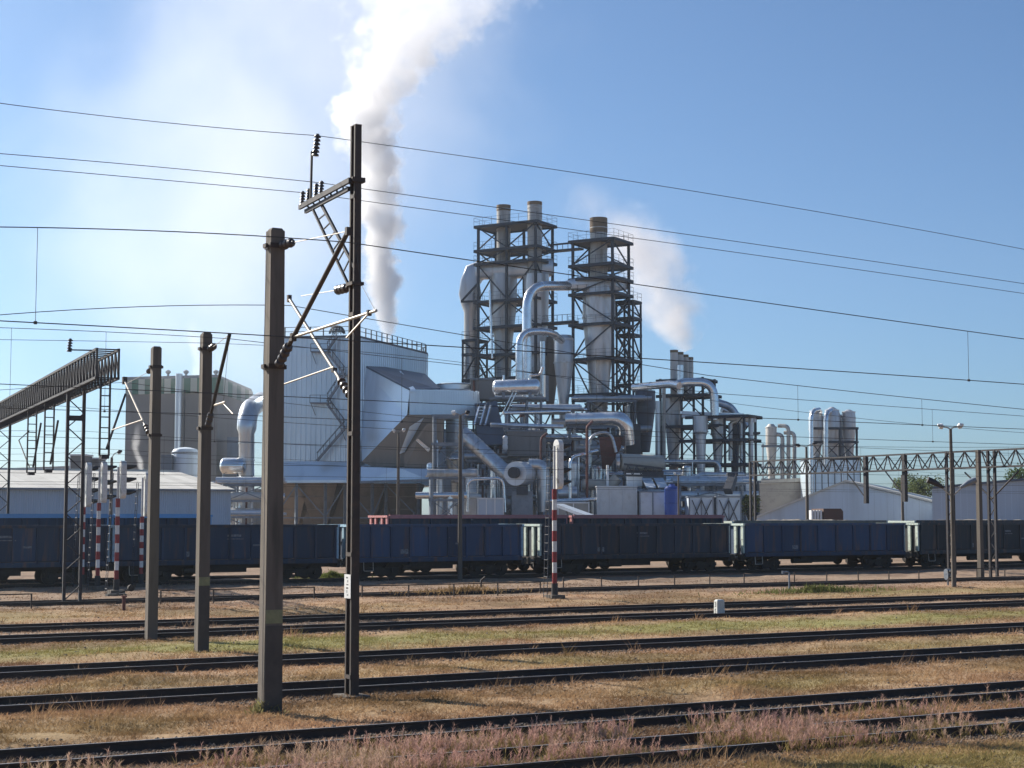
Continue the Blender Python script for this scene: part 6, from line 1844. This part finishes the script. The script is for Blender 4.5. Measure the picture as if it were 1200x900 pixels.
# ================================================================ trees far behind
def tree(label, px, py_top, py_mid, Y, r, n, colr):
    c = W(px, py_mid, Y); top = W(px, py_top, Y)
    r_ = thing('leafy_tree', label, 'tree', Vector((c.x, c.y, 0)))
    put(MB().tube([(c.x, c.y, -.2), (c.x + .1, c.y, c.z * .6), (c.x, c.y, c.z)], [.4, .28, .1], 8), 'trunk', M['bark'], r_, smooth=40)
    for k in range(5):
        a = random.uniform(0, 6.28); put(MB().tube([(c.x, c.y, c.z * .55 + k * .3), (c.x + math.cos(a) * r * .6, c.y + math.sin(a) * r * .6, c.z + random.uniform(-.5, .8))], [.14, .04], 6), 'limb', M['bark'], r_)
    m = n; cl = rng.normal(size=(26, 3)); cl /= np.linalg.norm(cl, axis=1)[:, None]; cl *= rng.uniform(.3, 1, (26, 1)) ** .6
    ci = rng.integers(0, 26, m)
    H_ = top.z - c.z + r * .6
    pts = cl[ci] * np.array([r, r, H_ * .62]) + rng.normal(size=(m, 3)) * r * .17 + np.array([c.x, c.y, c.z])
    d = rng.normal(size=(m, 3)); d /= np.linalg.norm(d, axis=1)[:, None]; d *= rng.uniform(.18, .42, (m, 1))
    cc = np.array(colr) * rng.uniform(.55, 1.45, (m, 1))
    o = blade_mesh('crown', pts - np.array(r_.location), pts + d - np.array(r_.location), np.full(m, .3), cc, M['blade'])
    o.parent = r_
tree('green tree crown showing above the gabled warehouse roof, left one', 1066, 562, 572, 270, 2.6, 1700, (.14, .17, .07))
tree('wide green tree crown behind the gabled warehouse, right one', 1083, 565, 572, 262, 2.9, 1900, (.13, .16, .065))
tree('green tree just visible over the grey hall at the right edge', 1198, 552, 560, 262, 2.6, 1800, (.08, .12, .04))
tree('yellow-green bush-like tree right of the panelled boxes', 878, 580, 592, 205, 1.4, 900, (.15, .16, .05))

# ================================================================ blocks closing the plant at the back
def back_block(label, px0, px1, top, Y, dep, mt, ribs):
    a, b_ = W(px0, top, Y), W(px1, top, Y)
    r_ = thing('process_building', label, 'building', Vector(((a.x + b_.x) / 2, Y, 0)))
    put(MB().box(((a.x + b_.x) / 2, Y + dep / 2, a.z / 2), (b_.x - a.x, dep, a.z)), 'walls', M[mt], r_)
    put(MB().box(((a.x + b_.x) / 2, Y + dep / 2, a.z + .15), (b_.x - a.x + .4, dep + .4, .3)), 'roof_edge', M['steel_l'], r_)
    for k in range(ribs):
        x = a.x + (b_.x - a.x) * (k + .5) / ribs
        put(MB().box((x, Y - .06, a.z / 2), (.25, .12, a.z - .3)), 'wall_rib', M['steel_l'] if k % 3 == 0 else M[mt], r_)
    for k in range(max(2, ribs // 3)):
        x = a.x + (b_.x - a.x) * (k + .7) / max(2, ribs // 3)
        put(MB().box((x, Y - .05, a.z * .72), (1.6, .1, .9)), 'window', M['black'], r_)
back_block('dark grey cladded process building behind the pipe racks below the left tower', 503, 640, 505, 262, 12, 'ware', 12)
back_block('dark grey cladded process building below the right steel tower', 641, 738, 515, 262, 12, 'ware', 9)
back_block('low grey process building behind the panelled boxes and blue tank', 739, 890, 566, 258, 14, 'grey', 12)
back_block('low dark process building behind the fat pale duct at the left', 246, 330, 575, 262, 10, 'grey', 7)

cabin('equipment_container', 'pale switchgear cabin under the slanted conveyor tube', 560, 590, 585, 620, 199, 4, 'ware', 'white', 3)
cabin('equipment_container', 'low white cabin between the light frame and the slanted tube', 543, 558, 578, 620, 203, 3, 'white', 'white', 1)
cabin('equipment_container', 'pale cabin behind the fan outlet duct', 640, 653, 560, 620, 208, 4, 'ware', 'white', 1)
def upright_tank(label, px, Y, r_px, top, mt):
    q = W(px, HOR, Y); r = r_px * mpp(Y); zt = zt_(px, top, Y)
    r_ = thing('upright_tank', label, 'tank', Vector((q.x, q.y, 0)))
    put(MB().lathe((q.x, q.y, 0), [(r, .2), (r, zt - r * .5), (r * .8, zt - r * .2), (r * .35, zt)], 22), 'shell', M[mt], r_, smooth=30)
    for k in range(4):
        z = zt * (k + .6) / 4.6; put(MB().lathe((q.x, q.y, 0), [(r, z), (r + .05, z + .03), (r + .05, z + .13), (r, z + .16)], 22, caps=False), 'hoop', M[mt], r_, smooth=30)
    put(MB().tube([(q.x + r * .9, q.y - r * .8, 0), (q.x + r * .9, q.y - r * .8, zt + .4)], .09, 8), 'feed_pipe', M['alu'], r_, smooth=40)
upright_tank('slim silver upright tank left of the fan housing', 580, 208, 6, 548, 'alu')
upright_tank('silver upright tank behind the lone signal head', 672, 208, 7, 540, 'galv')
upright_tank('stout silver upright tank under the red-brown hood', 700, 216, 9, 545, 'alu')
upright_tank('pale upright tank between light frame and slanted tube', 553, 212, 8, 548, 'duct')
upright_tank('tall silver upright tank left of the low panelled boxes', 806, 214, 6, 545, 'alu')
pipe('silver_pipe', 'bright pipe looping over the pale cabins under the slanted tube', [(548, 600, 201), (548, 562, 201), (590, 560, 201), (592, 600, 201)], 1.8, 201, 'alu', 1)
pipe('silver_pipe', 'bright horizontal pipe just above the low beige container', [(645, 587, 201), (700, 585, 201)], 2.2, 201, 'alu', 1)
pipe('silver_pipe', 'bright pipe climbing diagonally beside the stout silver tank', [(668, 600, 202), (668, 536, 202), (700, 528, 205)], 2.0, 202, 'alu', 1)
pipe('silver_pipe', 'pale insulated pipe crossing high above the grey steel box', [(575, 498, 211), (660, 500, 213)], 2.6, 211, 'duct', 1)
pipe('silver_pipe', 'second pale insulated pipe crossing below the horizontal cylinder tank', [(590, 484, 212), (668, 482, 216)], 2.2, 212, 'alu', 1)
# ================================================================ steam
def steam(label, path, dens, nscale, rough_amp=.9, soft=.55, fade_top=1.0, fade_bot=0.0, step=1.0, aniso=.35, colr=(1, 1, 1), pad=1.45, dome=None):
    """path: (px,py,Y,radius px) bottom to top; a closed tube filled with billowing vapour"""
    pts = [W(x, y, Y) for x, y, Y, r in path]; rs = [r * mpp(Y) for x, y, Y, r in path]
    # resample
    zz = np.array([p.z for p in pts]); fine = np.linspace(zz[0], zz[-1], 40)
    xs = np.interp(fine, zz, [p.x for p in pts]); ys = np.interp(fine, zz, [p.y for p in pts]); rr = np.interp(fine, zz, rs)
    o = put(MB().tube([(x, y, z) for x, y, z in zip(xs, ys, fine)], [r * pad + .3 for r in rr], 20), 'steam_plume', M['white'])
    if dome:                    # a wide veil fills a smooth closed dome instead of a tube
        c, ax = dome; vs = []
        bpy.data.objects.remove(o)
        prof = [(max(.02, math.cos(a)), math.sin(a)) for a in np.linspace(-math.pi / 2, math.pi / 2, 17)]
        mb = MB().lathe((0, 0, 0), prof, 32)
        mb.v = [Vector((c.x + q.x * ax[0], c.y + q.y * ax[1], c.z + q.z * ax[2])) for q in mb.v]
        o = put(mb, 'steam_plume', M['white'])
    tag(o, label, 'steam', kind='stuff')
    m = bpy.data.materials.new('steam'); m.use_nodes = True
    nt = m.node_tree; N = nt.nodes; L = nt.links; N.clear()
    tc = N.new('ShaderNodeTexCoord'); sp = N.new('ShaderNodeSeparateXYZ')
    L.new(tc.outputs['Object'], sp.inputs[0])
    mr = N.new('ShaderNodeMapRange'); mr.inputs[1].default_value = zz[0]; mr.inputs[2].default_value = zz[-1]
    L.new(sp.outputs['Z'], mr.inputs[0])
    def ramp(vals):
        lo, hi = min(vals), max(vals); sc = (hi - lo) or 1
        cr_ = N.new('ShaderNodeValToRGB'); cr_.color_ramp.interpolation = 'B_SPLINE' if False else 'EASE' if False else 'LINEAR'
        e = cr_.color_ramp.elements
        ks = [(z - zz[0]) / (zz[-1] - zz[0]) for z in zz]
        while len(e) < len(ks): e.new(.5)
        for q, (k, v) in enumerate(zip(ks, vals)):
            e[q].position = k
        for q, (k, v) in enumerate(zip(ks, vals)):
            g = (v - lo) / sc; e[q].color = (g, g, g, 1)
        L.new(mr.outputs[0], cr_.inputs[0])
        ma = N.new('ShaderNodeMath'); ma.operation = 'MULTIPLY_ADD'; ma.inputs[1].default_value = sc; ma.inputs[2].default_value = lo
        L.new(cr_.outputs[0], ma.inputs[0])
        return ma.outputs[0]
    def math_(op, a, b_=None, c=None):
        n = N.new('ShaderNodeMath'); n.operation = op
        for i, v in enumerate((a, b_, c)):
            if v is None: continue
            if isinstance(v, (int, float)): n.inputs[i].default_value = v
            else: L.new(v, n.inputs[i])
        return n.outputs[0]
    fx, fy, fr = ramp([p.x for p in pts]), ramp([p.y for p in pts]), ramp(rs)
    dx, dy = math_('SUBTRACT', sp.outputs['X'], fx), math_('SUBTRACT', sp.outputs['Y'], fy)
    d2 = math_('ADD', math_('MULTIPLY', dx, dx), math_('MULTIPLY', dy, dy))
    d = math_('DIVIDE', math_('SQRT', d2), fr)
    nz = N.new('ShaderNodeTexNoise'); nz.inputs['Scale'].default_value = nscale; nz.inputs['Detail'].default_value = 5; nz.inputs['Roughness'].default_value = .6
    nz.inputs['Distortion'].default_value = .3
    L.new(tc.outputs['Object'], nz.inputs['Vector'])
    nn = math_('MULTIPLY_ADD', nz.outputs[0], 2 * rough_amp, -rough_amp)
    v = math_('SUBTRACT', math_('ADD', 1.0, nn), d)
    mr2 = N.new('ShaderNodeMapRange'); mr2.interpolation_type = 'SMOOTHSTEP'
    mr2.inputs[1].default_value = 0; mr2.inputs[2].default_value = soft
    L.new(v, mr2.inputs[0])
    # thins with height
    ft = N.new('ShaderNodeMapRange'); ft.inputs[3].default_value = 1.0; ft.inputs[4].default_value = fade_top
    L.new(mr.outputs[0], ft.inputs[0])
    dd = math_('MULTIPLY', math_('MULTIPLY', mr2.outputs[0], ft.outputs[0]), dens)
    end = N.new('ShaderNodeMapRange'); end.inputs[1].default_value = .97 if fade_top > .3 else .55; end.inputs[2].default_value = 1.0; end.inputs[3].default_value = 1; end.inputs[4].default_value = 0
    L.new(mr.outputs[0], end.inputs[0])
    dd = math_('MULTIPLY', dd, end.outputs[0])
    pv = N.new('ShaderNodeVolumePrincipled')
    pv.inputs['Color'].default_value = (*colr, 1); pv.inputs['Anisotropy'].default_value = aniso
    L.new(dd, pv.inputs['Density'])
    ou = N.new('ShaderNodeOutputMaterial'); L.new(pv.outputs[0], ou.inputs['Volume'])
    o.data.materials.clear(); o.data.materials.append(m)
    m.cycles.volume_step_rate = step
    return o
YS = 252
steam('tall white steam column rising from behind the great silo', [(455, 402, YS, 6), (454, 380, YS, 12), (451, 345, YS, 19), (447, 300, YS, 23), (444, 250, YS, 26), (440, 200, YS, 30), (430, 155, YS, 36), (430, 125, YS, 42), (452, 92, YS, 46), (468, 62, YS, 58), (488, 30, YS, 84), (515, -5, YS, 110), (560, -60, YS, 140)],
      1.1, .30, rough_amp=1.5, soft=.6, fade_top=.03, step=.2, pad=1.7, colr=(.94, .94, .95))
YT = 275
steam('faint pinkish steam drifting left behind the right steel tower', [(803, 412, YT, 9), (797, 395, YT, 28), (786, 365, YT, 42), (772, 335, YT, 52), (760, 305, YT, 58), (738, 275, YT, 60), (712, 250, YT, 56), (688, 228, YT, 46), (670, 200, YT, 30)],
      .34, .17, rough_amp=1.3, soft=1.3, fade_top=.22, step=.3, colr=(1, .97, .95))
steam('small faint steam wisp above the striped grey factory block', [(228, 446, 300, 6), (234, 420, 300, 12), (226, 395, 300, 15), (222, 368, 300, 13)], .22, .25, rough_amp=1.0, soft=.9, fade_top=.3, step=.4)
steam('small steam wisp blowing before the grey factory block, above warehouse roof', [(166, 556, 200, 2.5), (164, 540, 200, 5), (158, 525, 200, 6.5), (160, 508, 200, 6), (164, 490, 200, 5)], .8, .55, rough_amp=1.0, soft=.8, fade_top=.3, step=.5)

steam('thin white vapour veil spreading across the sky around the steam column', [(330, 500, 290, 100), (270, 400, 290, 240), (290, 250, 290, 330), (330, 120, 290, 330), (400, 20, 290, 330), (470, -90, 290, 300)], .019, .045, rough_amp=.8, soft=1.2, fade_top=.9, step=.5, dome=(W(330, 150, 290), (62, 26, 62)))

# ================================================================ haze
hz = MB().box((80, 480, 95), (2600, 1400, 194))
ho = put(hz, 'haze', M['white'])
ho['kind'] = 'stuff'; ho['label'] = 'pale thin haze filling the air over the yard'; ho['category'] = 'haze'
hm_ = bpy.data.materials.new('haze'); hm_.use_nodes = True
N = hm_.node_tree.nodes; N.clear()
pv = N.new('ShaderNodeVolumePrincipled'); pv.inputs['Color'].default_value = (.78, .89, 1, 1); pv.inputs['Density'].default_value = .00016; pv.inputs['Anisotropy'].default_value = .65
ou = N.new('ShaderNodeOutputMaterial'); hm_.node_tree.links.new(pv.outputs[0], ou.inputs['Volume'])
ho.data.materials.clear(); ho.data.materials.append(hm_)
print('objects', len(bpy.data.objects), 'tris', sum(len(o.data.loops) - 2 * len(o.data.polygons) for o in bpy.data.objects if o.type == 'MESH'))
